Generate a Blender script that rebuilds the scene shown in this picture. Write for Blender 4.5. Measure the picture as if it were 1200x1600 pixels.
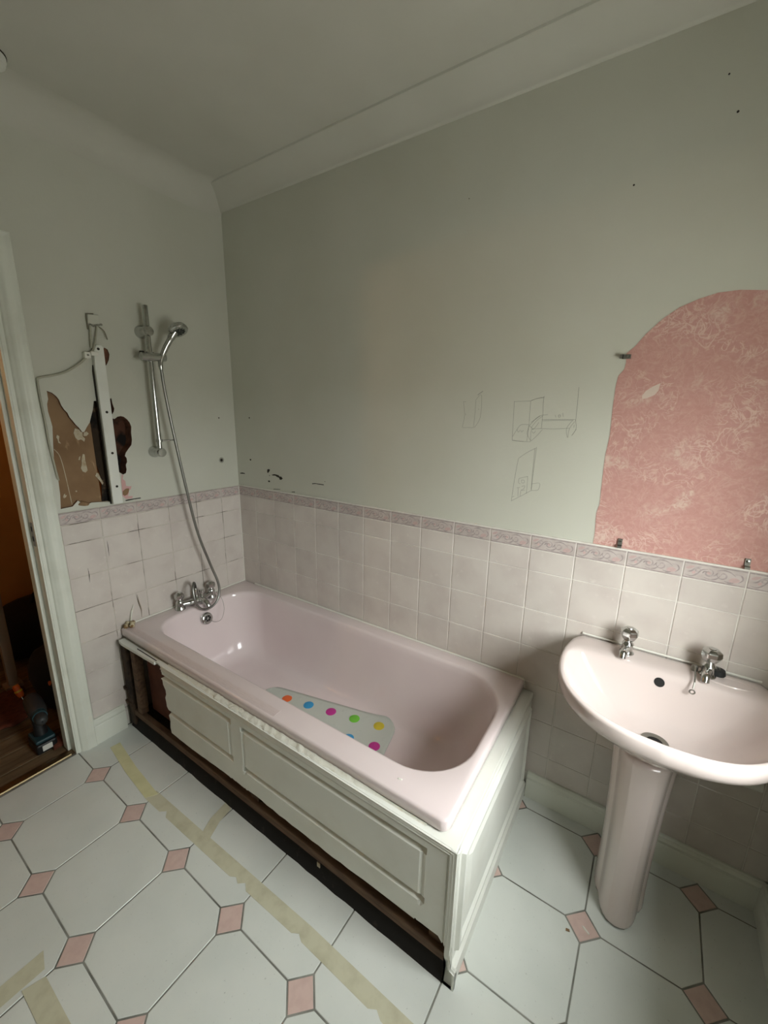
import bpy, bmesh, math, random
from mathutils import Vector, Matrix
from mathutils.geometry import tessellate_polygon
from mathutils.bvhtree import BVHTree
for o in list(bpy.data.objects): bpy.data.objects.remove(o, do_unlink=True)
SC = bpy.context.scene; COL = SC.collection
random.seed(7)
# ------------------------------------------------------------------ camera, world, light, exposure
cam_d = bpy.data.cameras.new('camera'); cam = bpy.data.objects.new('camera', cam_d); COL.objects.link(cam)
cam_d.sensor_fit = 'HORIZONTAL'; cam_d.sensor_width = 36.0; cam_d.lens = 640.567/1200*36; cam_d.clip_start = 0.02
YAW, PITCH, ROLL = 2.15215430, -0.235437453, 0.0181029083
fw = Vector((math.cos(PITCH)*math.cos(YAW), math.cos(PITCH)*math.sin(YAW), math.sin(PITCH)))
rt = fw.cross(Vector((0,0,1))).normalized(); up = rt.cross(fw)
r2 = rt*math.cos(ROLL)+up*math.sin(ROLL); u2 = -rt*math.sin(ROLL)+up*math.cos(ROLL)
cam.matrix_world = Matrix(((r2.x,u2.x,-fw.x,1.95624),(r2.y,u2.y,-fw.y,-1.46681),(r2.z,u2.z,-fw.z,1.49440),(0,0,0,1)))
SC.camera = cam
WIN_Y0, WIN_Y1, WIN_Z0, WIN_Z1 = -1.08, -0.44, 0.90, 1.68
w = bpy.data.worlds.new('sky'); SC.world = w; w.use_nodes = True; wn = w.node_tree      # overcast sky over dull ground
bg = wn.nodes['Background']; bg.inputs[1].default_value = 13.5
w_tc = wn.nodes.new('ShaderNodeTexCoord'); w_sp = wn.nodes.new('ShaderNodeSeparateXYZ'); w_rp = wn.nodes.new('ShaderNodeValToRGB')
wn.links.new(w_tc.outputs['Generated'], w_sp.inputs[0]); w_mr = wn.nodes.new('ShaderNodeMapRange'); w_mr.inputs[1].default_value = -1; w_mr.inputs[2].default_value = 1
wn.links.new(w_sp.outputs[2], w_mr.inputs[0]); wn.links.new(w_mr.outputs[0], w_rp.inputs[0]); wn.links.new(w_rp.outputs[0], bg.inputs[0])
el = w_rp.color_ramp.elements
el[0].position = .49; el[0].color = (.20,.205,.19,1); el[1].position = 1; el[1].color = (.96,1.0,.985,1)
e_ = el.new(.51); e_.color = (.46,.48,.475,1)
sky_l = bpy.data.lights.new('window_portal','AREA'); sky_l.shape='RECTANGLE'; sky_l.size=WIN_Y1-WIN_Y0; sky_l.size_y=WIN_Z1-WIN_Z0; sky_l.cycles.is_portal=True
sky_o = bpy.data.objects.new('window_portal', sky_l); COL.objects.link(sky_o)
sky_o.location = (2.565,(WIN_Y0+WIN_Y1)/2,(WIN_Z0+WIN_Z1)/2); sky_o.rotation_euler = (math.radians(90),0,math.radians(90))
SC.view_settings.view_transform='Standard'; SC.view_settings.look='None'; SC.view_settings.gamma=1.0
SC.view_settings.use_curve_mapping=False; SC.view_settings.exposure = 1.78
# ------------------------------------------------------------------ helpers
def lin(c): return tuple(((x/255)/12.92 if x/255<=.04045 else ((x/255+.055)/1.055)**2.4) for x in c)
def mat(name, col, rough=.5, metal=0, spec=.5, noise=None, bump=None, coat=0, alpha=1, trans=0, rnd=0, ior=1.45, world=False):
    """noise=(scale,col2,lo,hi,detail) second colour by noise; bump=(scale,strength)"""
    m = bpy.data.materials.new(name); m.use_nodes=True; nt=m.node_tree; b=nt.nodes['Principled BSDF']
    c=lin(col); b.inputs['Base Color'].default_value=(*c,1); b.inputs['Roughness'].default_value=rough
    b.inputs['Metallic'].default_value=metal; b.inputs['Specular IOR Level'].default_value=spec
    b.inputs['Coat Weight'].default_value=coat; b.inputs['Alpha'].default_value=alpha
    b.inputs['Transmission Weight'].default_value=trans; b.inputs['IOR'].default_value=ior
    last=None
    if noise or bump:
        tc=nt.nodes.new('ShaderNodeTexCoord'); co=tc.outputs['Object']
        if world: co=nt.nodes.new('ShaderNodeNewGeometry').outputs['Position']
    if noise:
        for nz in (noise if isinstance(noise,list) else [noise]):
            n=nt.nodes.new('ShaderNodeTexNoise'); n.inputs['Scale'].default_value=nz[0]; n.inputs['Detail'].default_value=nz[4] if len(nz)>4 else 4
            if len(nz)>5:
                mp=nt.nodes.new('ShaderNodeMapping'); mp.inputs['Scale'].default_value=nz[5]
                nt.links.new(co,mp.inputs[0]); nt.links.new(mp.outputs[0],n.inputs['Vector'])
            else: nt.links.new(co,n.inputs['Vector'])
            r=nt.nodes.new('ShaderNodeMapRange'); r.inputs[1].default_value=nz[2]; r.inputs[2].default_value=nz[3]
            nt.links.new(n.outputs['Fac'],r.inputs[0])
            mx=nt.nodes.new('ShaderNodeMix'); mx.data_type='RGBA'
            nt.links.new(r.outputs[0],mx.inputs[0])
            if last: nt.links.new(last,mx.inputs[6])
            else: mx.inputs[6].default_value=(*c,1)
            mx.inputs[7].default_value=(*lin(nz[1]),1); last=mx.outputs[2]
    if rnd:
        oi=nt.nodes.new('ShaderNodeObjectInfo'); hs=nt.nodes.new('ShaderNodeHueSaturation')
        r=nt.nodes.new('ShaderNodeMapRange'); r.inputs[3].default_value=1-rnd; r.inputs[4].default_value=1+rnd
        nt.links.new(oi.outputs['Random'],r.inputs[0]); nt.links.new(r.outputs[0],hs.inputs['Value'])
        if last: nt.links.new(last,hs.inputs['Color'])
        else: hs.inputs['Color'].default_value=(*c,1)
        last=hs.outputs[0]
    if last: nt.links.new(last,b.inputs['Base Color'])
    if bump:
        n=nt.nodes.new('ShaderNodeTexNoise'); n.inputs['Scale'].default_value=bump[0]; n.inputs['Detail'].default_value=5
        nt.links.new(co,n.inputs['Vector'])
        bp=nt.nodes.new('ShaderNodeBump'); bp.inputs['Strength'].default_value=bump[1]; bp.inputs['Distance'].default_value=.002
        nt.links.new(n.outputs['Fac'],bp.inputs['Height']); nt.links.new(bp.outputs[0],b.inputs['Normal'])
    return m
def v3(a): return Vector(a)
class MB:
    def __init__(s): s.v=[]; s.f=[]; s.m=[]
    def add(s, vs, fs, mi=0):
        b=len(s.v); s.v+= [tuple(x) for x in vs]; s.f+=[tuple(b+i for i in f) for f in fs]; s.m+=[mi]*len(fs); return s
    def box(s, a, b, mi=0):
        x0,y0,z0=[min(p,q) for p,q in zip(a,b)]; x1,y1,z1=[max(p,q) for p,q in zip(a,b)]
        return s.add([(x0,y0,z0),(x1,y0,z0),(x1,y1,z0),(x0,y1,z0),(x0,y0,z1),(x1,y0,z1),(x1,y1,z1),(x0,y1,z1)],
              [(0,3,2,1),(4,5,6,7),(0,1,5,4),(1,2,6,5),(2,3,7,6),(3,0,4,7)],mi)
    def rings(s, rs, close=True, cap0=False, cap1=False, mi=0):
        n=len(rs[0]); vs=[p for r in rs for p in r]; fs=[]
        for i in range(len(rs)-1):
            for j in range(n if close else n-1):
                k=(j+1)%n; fs.append((i*n+j,i*n+k,(i+1)*n+k,(i+1)*n+j))
        if cap0: fs.append(tuple(range(n))[::-1])
        if cap1: fs.append(tuple((len(rs)-1)*n+j for j in range(n)))
        return s.add(vs,fs,mi)
    def tube(s, path, r, n=10, mi=0, caps=True, closed=False):
        P=[Vector(p) for p in path]; N=len(P); rs=[]; rad=r if isinstance(r,(list,tuple)) else [r]*N
        t0=(P[1]-P[0]).normalized(); nrm=t0.orthogonal().normalized()
        for i in range(N):
            if closed: t=(P[(i+1)%N]-P[i-1]).normalized()
            else: t=(P[min(i+1,N-1)]-P[max(i-1,0)]).normalized()
            nrm=(nrm-t*nrm.dot(t)).normalized(); bn=t.cross(nrm)
            rs.append([P[i]+(nrm*math.cos(2*math.pi*k/n)+bn*math.sin(2*math.pi*k/n))*rad[i] for k in range(n)])
        if closed: rs.append(rs[0]); caps=False
        return s.rings(rs,True,caps,caps,mi)
    def lathe(s, prof, o, ax=(0,0,1), n=24, mi=0, ref=None, sq=(1,1)):
        ax=Vector(ax).normalized(); a=Vector(ref) if ref else ax.orthogonal(); a=(a-ax*a.dot(ax)).normalized(); b=ax.cross(a); o=Vector(o)
        rs=[[o+ax*h+(a*math.cos(2*math.pi*k/n)*sq[0]+b*math.sin(2*math.pi*k/n)*sq[1])*max(r,1e-5) for k in range(n)] for r,h in prof]
        return s.rings(rs,True,True,True,mi)
    def prism(s, poly, fn, d0, d1, ch=0, mi=0):
        """convex poly in (u,v); fn(u,v,d)->xyz ; chamfered at d1"""
        rs=[[fn(u,v,d0) for u,v in poly]]
        if ch:
            rs.append([fn(u,v,d1-(ch if d1>d0 else -ch)) for u,v in poly]); q=inset(poly,ch); rs.append([fn(u,v,d1) for u,v in q])
        else: rs.append([fn(u,v,d1) for u,v in poly])
        return s.rings(rs,True,True,True,mi)
    def poly(s, outer, holes, fn, d0, d1, mi=0, hole_mi=None):
        loops=[outer]+holes; flat=[p for l in loops for p in l]
        tri=tessellate_polygon([[Vector((p[0],p[1],0)) for p in l] for l in loops]); n=len(flat)
        vs=[fn(u,v,d0) for u,v in flat]+[fn(u,v,d1) for u,v in flat]
        b=len(s.v); s.v+=[tuple(x) for x in vs]
        for t in tri: s.f.append(tuple(b+i for i in t)); s.m.append(mi); s.f.append(tuple(b+n+i for i in t[::-1])); s.m.append(mi)
        k=0
        for li,l in enumerate(loops):
            for j in range(len(l)):
                a,c=k+j,k+(j+1)%len(l); s.f.append((b+a,b+c,b+n+c,b+n+a)); s.m.append(mi if (li==0 or hole_mi is None) else hole_mi)
            k+=len(l)
        return s
    def mesh(s, name, mats, smooth=None, off=(0,0,0)):
        me=bpy.data.meshes.new(name); me.from_pydata([(x-off[0],y-off[1],z-off[2]) for x,y,z in s.v],[],s.f)
        for m in (mats if isinstance(mats,(list,tuple)) else [mats]): me.materials.append(m)
        for p,mi in zip(me.polygons,s.m): p.material_index=mi
        bm=bmesh.new(); bm.from_mesh(me); bmesh.ops.remove_doubles(bm,verts=bm.verts,dist=1e-6)
        bmesh.ops.recalc_face_normals(bm,faces=bm.faces); bm.to_mesh(me); bm.free()
        if smooth:
            me.shade_smooth(); me.set_sharp_from_angle(angle=math.radians(smooth))
        me.update(); return me
    def build(s, name, mats, parent=None, smooth=None, bevel=None, origin=None, sub=0):
        pw=wloc(parent) if parent else Vector((0,0,0)); o0=Vector(origin) if origin else pw
        me=s.mesh(name,mats,smooth,o0); o=bpy.data.objects.new(name,me); COL.objects.link(o)
        o.parent=parent; o.location=o0-pw
        if bevel:
            b=o.modifiers.new('bevel','BEVEL'); b.width=bevel; b.segments=2; b.limit_method='ANGLE'; b.angle_limit=math.radians(40)
        if sub:
            m=o.modifiers.new('sub','SUBSURF'); m.levels=sub; m.render_levels=sub
        return o
def wloc(o):
    p=Vector((0,0,0))
    while o: p=p+o.location; o=o.parent
    return p
def inset(poly,d):
    n=len(poly); area=sum(poly[i][0]*poly[(i+1)%n][1]-poly[(i+1)%n][0]*poly[i][1] for i in range(n)); sg=1 if area>0 else -1
    L=[]
    for i in range(n):
        (x0,y0),(x1,y1)=poly[i],poly[(i+1)%n]; dx,dy=x1-x0,y1-y0; l=math.hypot(dx,dy) or 1e-9; nx,ny=-dy/l*sg,dx/l*sg
        L.append(((x0+nx*d,y0+ny*d),(dx/l,dy/l)))
    out=[]
    for i in range(n):
        (p,dp),(q,dq)=L[i-1],L[i]; cr=dp[0]*dq[1]-dp[1]*dq[0]
        if abs(cr)<1e-6: out.append(q); continue
        t=((q[0]-p[0])*dq[1]-(q[1]-p[1])*dq[0])/cr; out.append((p[0]+dp[0]*t,p[1]+dp[1]*t))
    return out
def clip(poly,x0,x1,y0,y1):
    for ax,lim,sg in ((0,x0,1),(0,x1,-1),(1,y0,1),(1,y1,-1)):
        out=[]
        for i in range(len(poly)):
            a,b=poly[i-1],poly[i]; ia,ib=(a[ax]-lim)*sg>=0,(b[ax]-lim)*sg>=0
            if ia!=ib:
                t=(lim-a[ax])/(b[ax]-a[ax]); out.append((a[0]+(b[0]-a[0])*t,a[1]+(b[1]-a[1])*t))
            if ib: out.append(b)
        poly=out
        if len(poly)<3: return []
    res=[]
    for p in poly:
        if not res or math.hypot(p[0]-res[-1][0],p[1]-res[-1][1])>1e-4: res.append(p)
    if len(res)>1 and math.hypot(res[0][0]-res[-1][0],res[0][1]-res[-1][1])<1e-4: res.pop()
    return res if len(res)>=3 else []
def area(p): return abs(sum(p[i-1][0]*p[i][1]-p[i][0]*p[i-1][1] for i in range(len(p)))/2)
def catmull(P,n=8,closed=False):
    P=[Vector(p) for p in P]; N=len(P); out=[]
    for i in range(N if closed else N-1):
        g=(lambda k:P[k%N]) if closed else (lambda k:P[max(0,min(N-1,k))])
        a,b,c,d=g(i-1),g(i),g(i+1),g(i+2)
        for j in range(n):
            t=j/n; out.append(.5*((2*b)+(c-a)*t+(2*a-5*b+4*c-d)*t*t+(3*b-a-3*c+d)*t**3))
    if not closed: out.append(P[-1])
    return out
def empty(name,loc):
    o=bpy.data.objects.new(name,None); COL.objects.link(o); o.location=loc; o.empty_display_size=.05; return o
def tag(o,label=None,cat=None,group=None,kind=None):
    if label: o['label']=label
    if cat: o['category']=cat
    if group: o['group']=group
    if kind: o['kind']=kind
    return o
def link(name,me,parent,loc=(0,0,0),rot=(0,0,0)):
    o=bpy.data.objects.new(name,me); COL.objects.link(o); o.parent=parent; o.location=loc; o.rotation_euler=rot; return o
fA=lambda d0:(lambda u,v,d:(d0+d,u,v))      # (y,z) on the shower wall, depth d towards the room
fB=lambda d0:(lambda u,v,d:(u,d0-d,v))      # (x,z) on the long wall
fZ=lambda d0:(lambda u,v,d:(u,v,d0+d))      # (x,y) on the floor
HOLE1=[(-0.825, 1.556), (-0.809, 1.549), (-0.798, 1.538), (-0.791, 1.526), (-0.786, 1.504), (-0.779, 1.488), (-0.77, 1.476), (-0.765, 1.459), (-0.755, 1.443), (-0.748, 1.43), (-0.738, 1.417), (-0.729, 1.4), (-0.722, 1.4), (-0.709, 1.421), (-0.697, 1.438), (-0.688, 1.464), (-0.679, 1.489), (-0.671, 1.524), (-0.655, 1.526), (-0.648, 1.516), (-0.644, 1.393), (-0.643, 1.303), (-0.647, 1.117), (-0.647, 1.095), (-0.701, 1.104), (-0.733, 1.107), (-0.758, 1.1), (-0.782, 1.123), (-0.792, 1.113), (-0.803, 1.102), (-0.822, 1.101), (-0.844, 1.099), (-0.838, 1.156), (-0.837, 1.19), (-0.836, 1.22), (-0.837, 1.254), (-0.839, 1.296), (-0.833, 1.358), (-0.826, 1.423), (-0.829, 1.455), (-0.832, 1.479), (-0.831, 1.507), (-0.825, 1.526)]
HOLE2=[(-0.617, 1.455), (-0.601, 1.452), (-0.589, 1.461), (-0.576, 1.464), (-0.563, 1.461), (-0.551, 1.45), (-0.542, 1.437), (-0.537, 1.418), (-0.541, 1.391), (-0.541, 1.362), (-0.546, 1.339), (-0.563, 1.319), (-0.574, 1.305), (-0.579, 1.292), (-0.573, 1.282), (-0.573, 1.265), (-0.58, 1.252), (-0.579, 1.232), (-0.584, 1.216), (-0.596, 1.211), (-0.604, 1.217), (-0.622, 1.232), (-0.62, 1.347)]
HOLE3=[(-0.611, 1.534), (-0.603, 1.538), (-0.602, 1.517), (-0.597, 1.495), (-0.601, 1.482), (-0.608, 1.471), (-0.613, 1.473)]
HOLE4=[(-0.618, 1.728), (-0.604, 1.739), (-0.593, 1.733), (-0.588, 1.714), (-0.594, 1.691), (-0.606, 1.669), (-0.613, 1.671), (-0.617, 1.696)]
FLAKES={'flap': [(-0.748, 1.415), (-0.734, 1.409), (-0.724, 1.399), (-0.725, 1.382), (-0.718, 1.373), (-0.722, 1.36), (-0.732, 1.37), (-0.743, 1.367), (-0.751, 1.377), (-0.755, 1.396)], 'flap2': [(-0.718, 1.399), (-0.708, 1.401), (-0.702, 1.392), (-0.711, 1.383), (-0.722, 1.383)], 'f3': [(-0.734, 1.311), (-0.728, 1.308), (-0.729, 1.282), (-0.727, 1.26), (-0.726, 1.241), (-0.735, 1.233), (-0.744, 1.239), (-0.749, 1.253), (-0.743, 1.27), (-0.741, 1.292)], 'f4': [(-0.749, 1.299), (-0.744, 1.302), (-0.747, 1.288), (-0.753, 1.287)], 'f5': [(-0.822, 1.154), (-0.817, 1.156), (-0.818, 1.149), (-0.812, 1.15), (-0.816, 1.142), (-0.823, 1.138), (-0.826, 1.144)], 'f6': [(-0.695, 1.229), (-0.688, 1.226), (-0.682, 1.205), (-0.674, 1.183), (-0.678, 1.174), (-0.688, 1.196), (-0.701, 1.216)], 'f7': [(-0.78, 1.163), (-0.775, 1.163), (-0.775, 1.158), (-0.78, 1.158)], 'f8': [(-0.812, 1.391), (-0.805, 1.385), (-0.809, 1.368), (-0.803, 1.356), (-0.812, 1.36), (-0.812, 1.373), (-0.816, 1.381)], 'f9': [(-0.737, 1.093), (-0.724, 1.1), (-0.695, 1.103), (-0.671, 1.101), (-0.648, 1.097), (-0.649, 1.088), (-0.698, 1.086), (-0.736, 1.088)], 'f10': [(-0.839, 1.096), (-0.798, 1.103), (-0.787, 1.1), (-0.788, 1.092), (-0.829, 1.091)]}
STREAK=[(-0.829, 1.336), (-0.816, 1.315), (-0.81, 1.284), (-0.806, 1.237), (-0.802, 1.166), (-0.799, 1.101)]
CURL=[(-0.787, 1.104), (-0.779, 1.116), (-0.764, 1.118), (-0.749, 1.111), (-0.738, 1.103), (-0.745, 1.095), (-0.763, 1.095)]
TEAR_PINK=[(-0.602, 1.213), (-0.596, 1.208), (-0.601, 1.192), (-0.591, 1.181), (-0.591, 1.159), (-0.576, 1.155), (-0.568, 1.155), (-0.573, 1.142), (-0.583, 1.136), (-0.582, 1.126), (-0.588, 1.112), (-0.568, 1.109), (-0.571, 1.1), (-0.598, 1.1), (-0.61, 1.116), (-0.609, 1.145), (-0.608, 1.183)]
TEAR_BROWN=[(-0.607, 1.137), (-0.593, 1.147), (-0.581, 1.147), (-0.583, 1.134), (-0.591, 1.12), (-0.603, 1.116), (-0.609, 1.123)]
TEAR_BLACK=[(-0.603, 1.095), (-0.59, 1.097), (-0.536, 1.097), (-0.533, 1.093), (-0.563, 1.093), (-0.599, 1.091)]
SKETCH={'s1': [[(1.332, 1.544), (1.34, 1.493), (1.333, 1.449)], [(1.335, 1.449), (1.378, 1.45)], [(1.38, 1.549), (1.38, 1.506), (1.378, 1.45)], [(1.38, 1.549), (1.4, 1.565), (1.401, 1.488), (1.381, 1.45)], [(1.384, 1.566), (1.405, 1.58)], [(1.387, 1.565), (1.394, 1.572), (1.398, 1.574), (1.404, 1.578)], [(1.343, 1.5), (1.345, 1.494)], [(1.391, 1.517), (1.395, 1.515)], [(1.334, 1.542), (1.342, 1.543)]], 's2': [[(1.52, 1.544), (1.522, 1.481), (1.524, 1.411)], [(1.524, 1.412), (1.551, 1.409), (1.586, 1.409)], [(1.525, 1.41), (1.564, 1.409)], [(1.52, 1.543), (1.574, 1.545)], [(1.575, 1.545), (1.576, 1.504), (1.577, 1.461), (1.575, 1.411)], [(1.575, 1.545), (1.595, 1.553), (1.618, 1.557)], [(1.576, 1.546), (1.593, 1.552), (1.617, 1.556)], [(1.617, 1.561), (1.617, 1.533), (1.619, 1.5), (1.619, 1.454)], [(1.577, 1.461), (1.584, 1.47), (1.607, 1.495), (1.635, 1.501)], [(1.585, 1.455), (1.6, 1.479), (1.619, 1.496)], [(1.58, 1.463), (1.594, 1.453), (1.609, 1.475)], [(1.583, 1.474), (1.611, 1.496)], [(1.586, 1.409), (1.605, 1.428), (1.623, 1.452)], [(1.588, 1.412), (1.586, 1.444), (1.594, 1.453)], [(1.618, 1.484), (1.665, 1.486), (1.721, 1.487)], [(1.619, 1.48), (1.665, 1.483), (1.716, 1.484)], [(1.619, 1.455), (1.66, 1.455), (1.707, 1.459)], [(1.586, 1.452), (1.619, 1.455)], [(1.72, 1.587), (1.722, 1.538), (1.723, 1.482)], [(1.722, 1.486), (1.727, 1.458), (1.716, 1.435)], [(1.714, 1.484), (1.706, 1.473), (1.698, 1.455), (1.705, 1.428), (1.707, 1.457), (1.72, 1.48)], [(1.728, 1.457), (1.718, 1.437)], [(1.525, 1.424), (1.534, 1.442), (1.55, 1.465), (1.576, 1.466)], [(1.538, 1.449), (1.543, 1.44), (1.548, 1.447)], [(1.551, 1.447), (1.554, 1.441), (1.56, 1.447)], [(1.589, 1.444), (1.596, 1.438), (1.601, 1.447)], [(1.578, 1.461), (1.574, 1.435), (1.587, 1.414)], [(1.659, 1.5), (1.661, 1.492)], [(1.668, 1.499), (1.673, 1.501), (1.675, 1.495), (1.67, 1.493), (1.668, 1.499)], [(1.681, 1.507), (1.684, 1.495)], [(1.72, 1.47), (1.72, 1.461)]], 's3': [[(1.541, 1.194), (1.545, 1.272), (1.552, 1.349)], [(1.552, 1.349), (1.576, 1.369), (1.608, 1.389)], [(1.61, 1.392), (1.608, 1.327), (1.607, 1.241)], [(1.605, 1.387), (1.605, 1.318), (1.606, 1.244)], [(1.541, 1.195), (1.565, 1.211), (1.607, 1.241)], [(1.561, 1.279), (1.59, 1.289)], [(1.561, 1.279), (1.56, 1.264), (1.567, 1.26)], [(1.59, 1.289), (1.591, 1.258), (1.591, 1.228)], [(1.57, 1.274), (1.579, 1.274), (1.58, 1.266), (1.572, 1.264), (1.57, 1.274)], [(1.556, 1.245), (1.567, 1.247)], [(1.561, 1.245), (1.563, 1.213)], [(1.572, 1.251), (1.583, 1.255), (1.58, 1.243), (1.571, 1.237), (1.585, 1.239)], [(1.571, 1.235), (1.57, 1.216)], [(1.606, 1.264), (1.632, 1.269), (1.632, 1.251), (1.626, 1.244), (1.607, 1.241)], [(1.542, 1.208), (1.55, 1.214)]]}
SCUFF=[[(0.24, 1.194), (0.252, 1.198), (0.261, 1.194), (0.255, 1.185), (0.243, 1.175), (0.239, 1.181)], [(0.272, 1.169), (0.291, 1.174), (0.306, 1.174), (0.327, 1.171), (0.329, 1.166), (0.345, 1.166), (0.355, 1.157), (0.344, 1.149), (0.331, 1.15), (0.33, 1.158), (0.312, 1.162), (0.301, 1.167), (0.279, 1.166)], [(0.24, 1.134), (0.254, 1.137), (0.258, 1.13), (0.248, 1.126)], [(0.011, 1.155), (0.032, 1.159), (0.053, 1.157), (0.054, 1.153), (0.031, 1.152), (0.015, 1.151)], [(0.561, 1.154), (0.58, 1.157), (0.605, 1.157), (0.636, 1.157), (0.639, 1.153), (0.617, 1.153), (0.586, 1.154), (0.564, 1.15)], [(0.101, 1.239), (0.112, 1.241), (0.115, 1.235), (0.106, 1.231)], [(0.253, 1.165), (0.259, 1.165), (0.258, 1.161), (0.253, 1.161)], [(0.642, 1.172), (0.647, 1.173), (0.647, 1.169)], [(0.282, 1.095), (0.334, 1.099), (0.333, 1.097), (0.282, 1.092)], [(0.418, 1.095), (0.441, 1.098), (0.44, 1.094), (0.418, 1.092)]]
ARCH=[(1.822, 1.085), (1.823, 1.126), (1.819, 1.191), (1.825, 1.22), (1.823, 1.284), (1.821, 1.372), (1.826, 1.441), (1.823, 1.525), (1.823, 1.591), (1.826, 1.618), (1.839, 1.636), (1.841, 1.653), (1.839, 1.681), (1.858, 1.699), (1.881, 1.731), (1.916, 1.768), (1.95, 1.793), (1.991, 1.81), (2.03, 1.82), (2.075, 1.821), (2.13, 1.813)]
WPATCH=[[(1.895, 1.558), (1.903, 1.573), (1.919, 1.585), (1.936, 1.594), (1.934, 1.573), (1.926, 1.561), (1.91, 1.553), (1.898, 1.55)]]
# ------------------------------------------------------------------ materials
M={}
M['paint']=mat('wall_paint',(204,204,192),.75,noise=[(2.2,(196,196,182),.35,.75,3)],bump=(60,.25))
M['ceil']=mat('ceiling_paint',(203,202,191),.8,noise=[(3,(196,195,183),.35,.75,3)],bump=(25,.3))
M['tile']=mat('wall_tile_glaze',(208,200,192),.30,noise=[(9,(198,188,181),.42,.72,6),(40,(214,206,198),.62,.8,3)],bump=(18,.12),rnd=.035,world=True)
M['border']=mat('border_glaze',(198,188,182),.32,noise=[(30,(182,170,164),.4,.7,5)],rnd=.03,world=True)
M['scroll']=mat('scroll_print',(152,140,138),.4,noise=[(60,(184,172,168),.4,.7,3)])
M['leaf']=mat('leaf_print',(192,168,163),.4,noise=[(80,(206,176,172),.4,.7,3)])
M['groutB']=mat('grout_pale',(228,224,216),.85,noise=[(9,(196,188,180),.5,.75,4)])
M['groutA']=mat('grout_stained',(206,199,188),.85,noise=[(7,(96,88,76),.51,.60,4)])
M['seal']=mat('white_sealant',(226,224,214),.5)
M['ftile']=mat('floor_tile_glaze',(218,221,215),.33,noise=[(5,(209,213,207),.4,.7,5),(140,(182,186,180),.68,.8,2)],bump=(30,.08),rnd=.02,world=True)
M['inset']=mat('floor_inset_pink',(212,186,177),.4,noise=[(40,(202,174,166),.4,.75,4)],rnd=.02,world=True)
M['fgrout']=mat('floor_grout',(142,142,134),.9,noise=[(12,(98,98,90),.4,.7,4)])
M['white']=mat('white_gloss_paint',(226,227,219),.38,noise=[(7,(216,216,206),.45,.8,4)],bump=(14,.15))
M['trim']=mat('trim_paint',(218,220,208),.4,noise=[(9,(205,206,192),.5,.8,4)],bump=(20,.2))
M['crust']=mat('flaky_paint',(224,223,211),.8,noise=[(60,(206,200,180),.55,.8,4)],bump=(90,1.0))
M['bath']=mat('pink_acrylic',(226,212,211),.16,noise=[(4,(222,207,207),.4,.7,2)],coat=.3)
M['scratched']=mat('worn_acrylic',(212,196,194),.4,noise=[(30,(196,178,175),.5,.75,5,(1,14,14))])
M['ceramic']=mat('pale_pink_ceramic',(208,195,190),.16,coat=.3)
M['chrome']=mat('chrome',(196,197,194),.16,metal=1,noise=[(35,(160,161,158),.5,.8,4)])
M['steel']=mat('dull_steel',(132,130,122),.42,metal=.7)
M['hose']=mat('brushed_hose',(146,146,141),.32,metal=1)
M['barepaper']=mat('bare_paper',(212,194,182),.85)
M['black']=mat('black_hole',(14,13,12),.7)
M['rubber']=mat('black_rubber',(26,28,28),.5)
M['rawwood']=mat('raw_timber',(104,80,60),.85,noise=[(12,(74,54,40),.4,.7,5,(1,6,6))],bump=(40,.4))
M['oldwood']=mat('old_dark_timber',(70,54,40),.9,noise=[(14,(34,26,20),.42,.62,5)],bump=(40,.5))
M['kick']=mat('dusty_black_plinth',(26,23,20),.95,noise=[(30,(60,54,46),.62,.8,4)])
M['board']=mat('chipboard_floor',(64,50,32),.95,noise=[(80,(48,38,24),.4,.6,3)])
M['hardboard']=mat('brown_hardboard',(142,114,84),.85,noise=[(5,(120,92,64),.42,.7,4),(22,(168,140,108),.66,.74,6,(1,2,.6))],bump=(30,.3))
M['mould']=mat('mouldy_board',(52,40,28),.95,noise=[(24,(112,92,68),.58,.72,5),(16,(18,15,12),.5,.62,4)],bump=(40,.5))
M['cavity']=mat('cavity_brown',(84,54,38),.95,noise=[(14,(24,17,13),.44,.56,4)],bump=(30,.6))
M['plaster']=mat('raw_plaster',(128,88,66),.95,noise=[(30,(92,60,46),.4,.7,4)])
M['flake']=mat('paint_flake',(190,180,156),.8,noise=[(50,(168,146,116),.45,.7,4)])
M['pinkpaper']=mat('old_pink_paper',(208,166,162),.85)
M['tape']=mat('masking_tape',(200,197,172),.75,noise=[(22,(186,182,156),.45,.7,5),(9,(168,163,138),.66,.8,4)])
M['tapey']=mat('clean_masking_tape',(216,213,170),.7,noise=[(18,(208,205,160),.4,.7,4)])
M['brass']=mat('brass_strip',(128,114,86),.42,metal=1)
M['hallwall']=mat('hall_paint',(190,140,78),.8,noise=[(2,(160,112,56),.35,.7,4)])
M['hallfloor']=mat('hall_boards',(112,92,66),.7,noise=[(6,(80,62,42),.4,.7,5,(6,1,1))],rnd=.15)
M['rug']=mat('rust_cloth',(104,54,36),.95,noise=[(50,(80,40,26),.4,.7,4)])
M['bag']=mat('black_canvas',(22,21,22),.9,bump=(120,.6))
M['blackpl']=mat('black_plastic',(24,25,26),.45)
M['greypl']=mat('grey_plastic',(46,48,48),.5)
M['teal']=mat('teal_plastic',(30,60,66),.45)
M['label']=mat('white_label',(214,214,206),.6)
M['orange']=mat('orange_plastic',(216,96,26),.4)
M['yellow']=mat('yellow_plastic',(222,180,44),.4)
M['cream']=mat('cream_timber',(150,132,112),.6)
M['cable']=mat('grey_cable',(170,168,150),.6)
M['pencil']=mat('pencil',(104,104,92),.9,alpha=.40)
M['boxline']=mat('box_outline',(128,124,106),.9)
M['scuff']=mat('dark_gouge',(46,42,34),.9)
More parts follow.
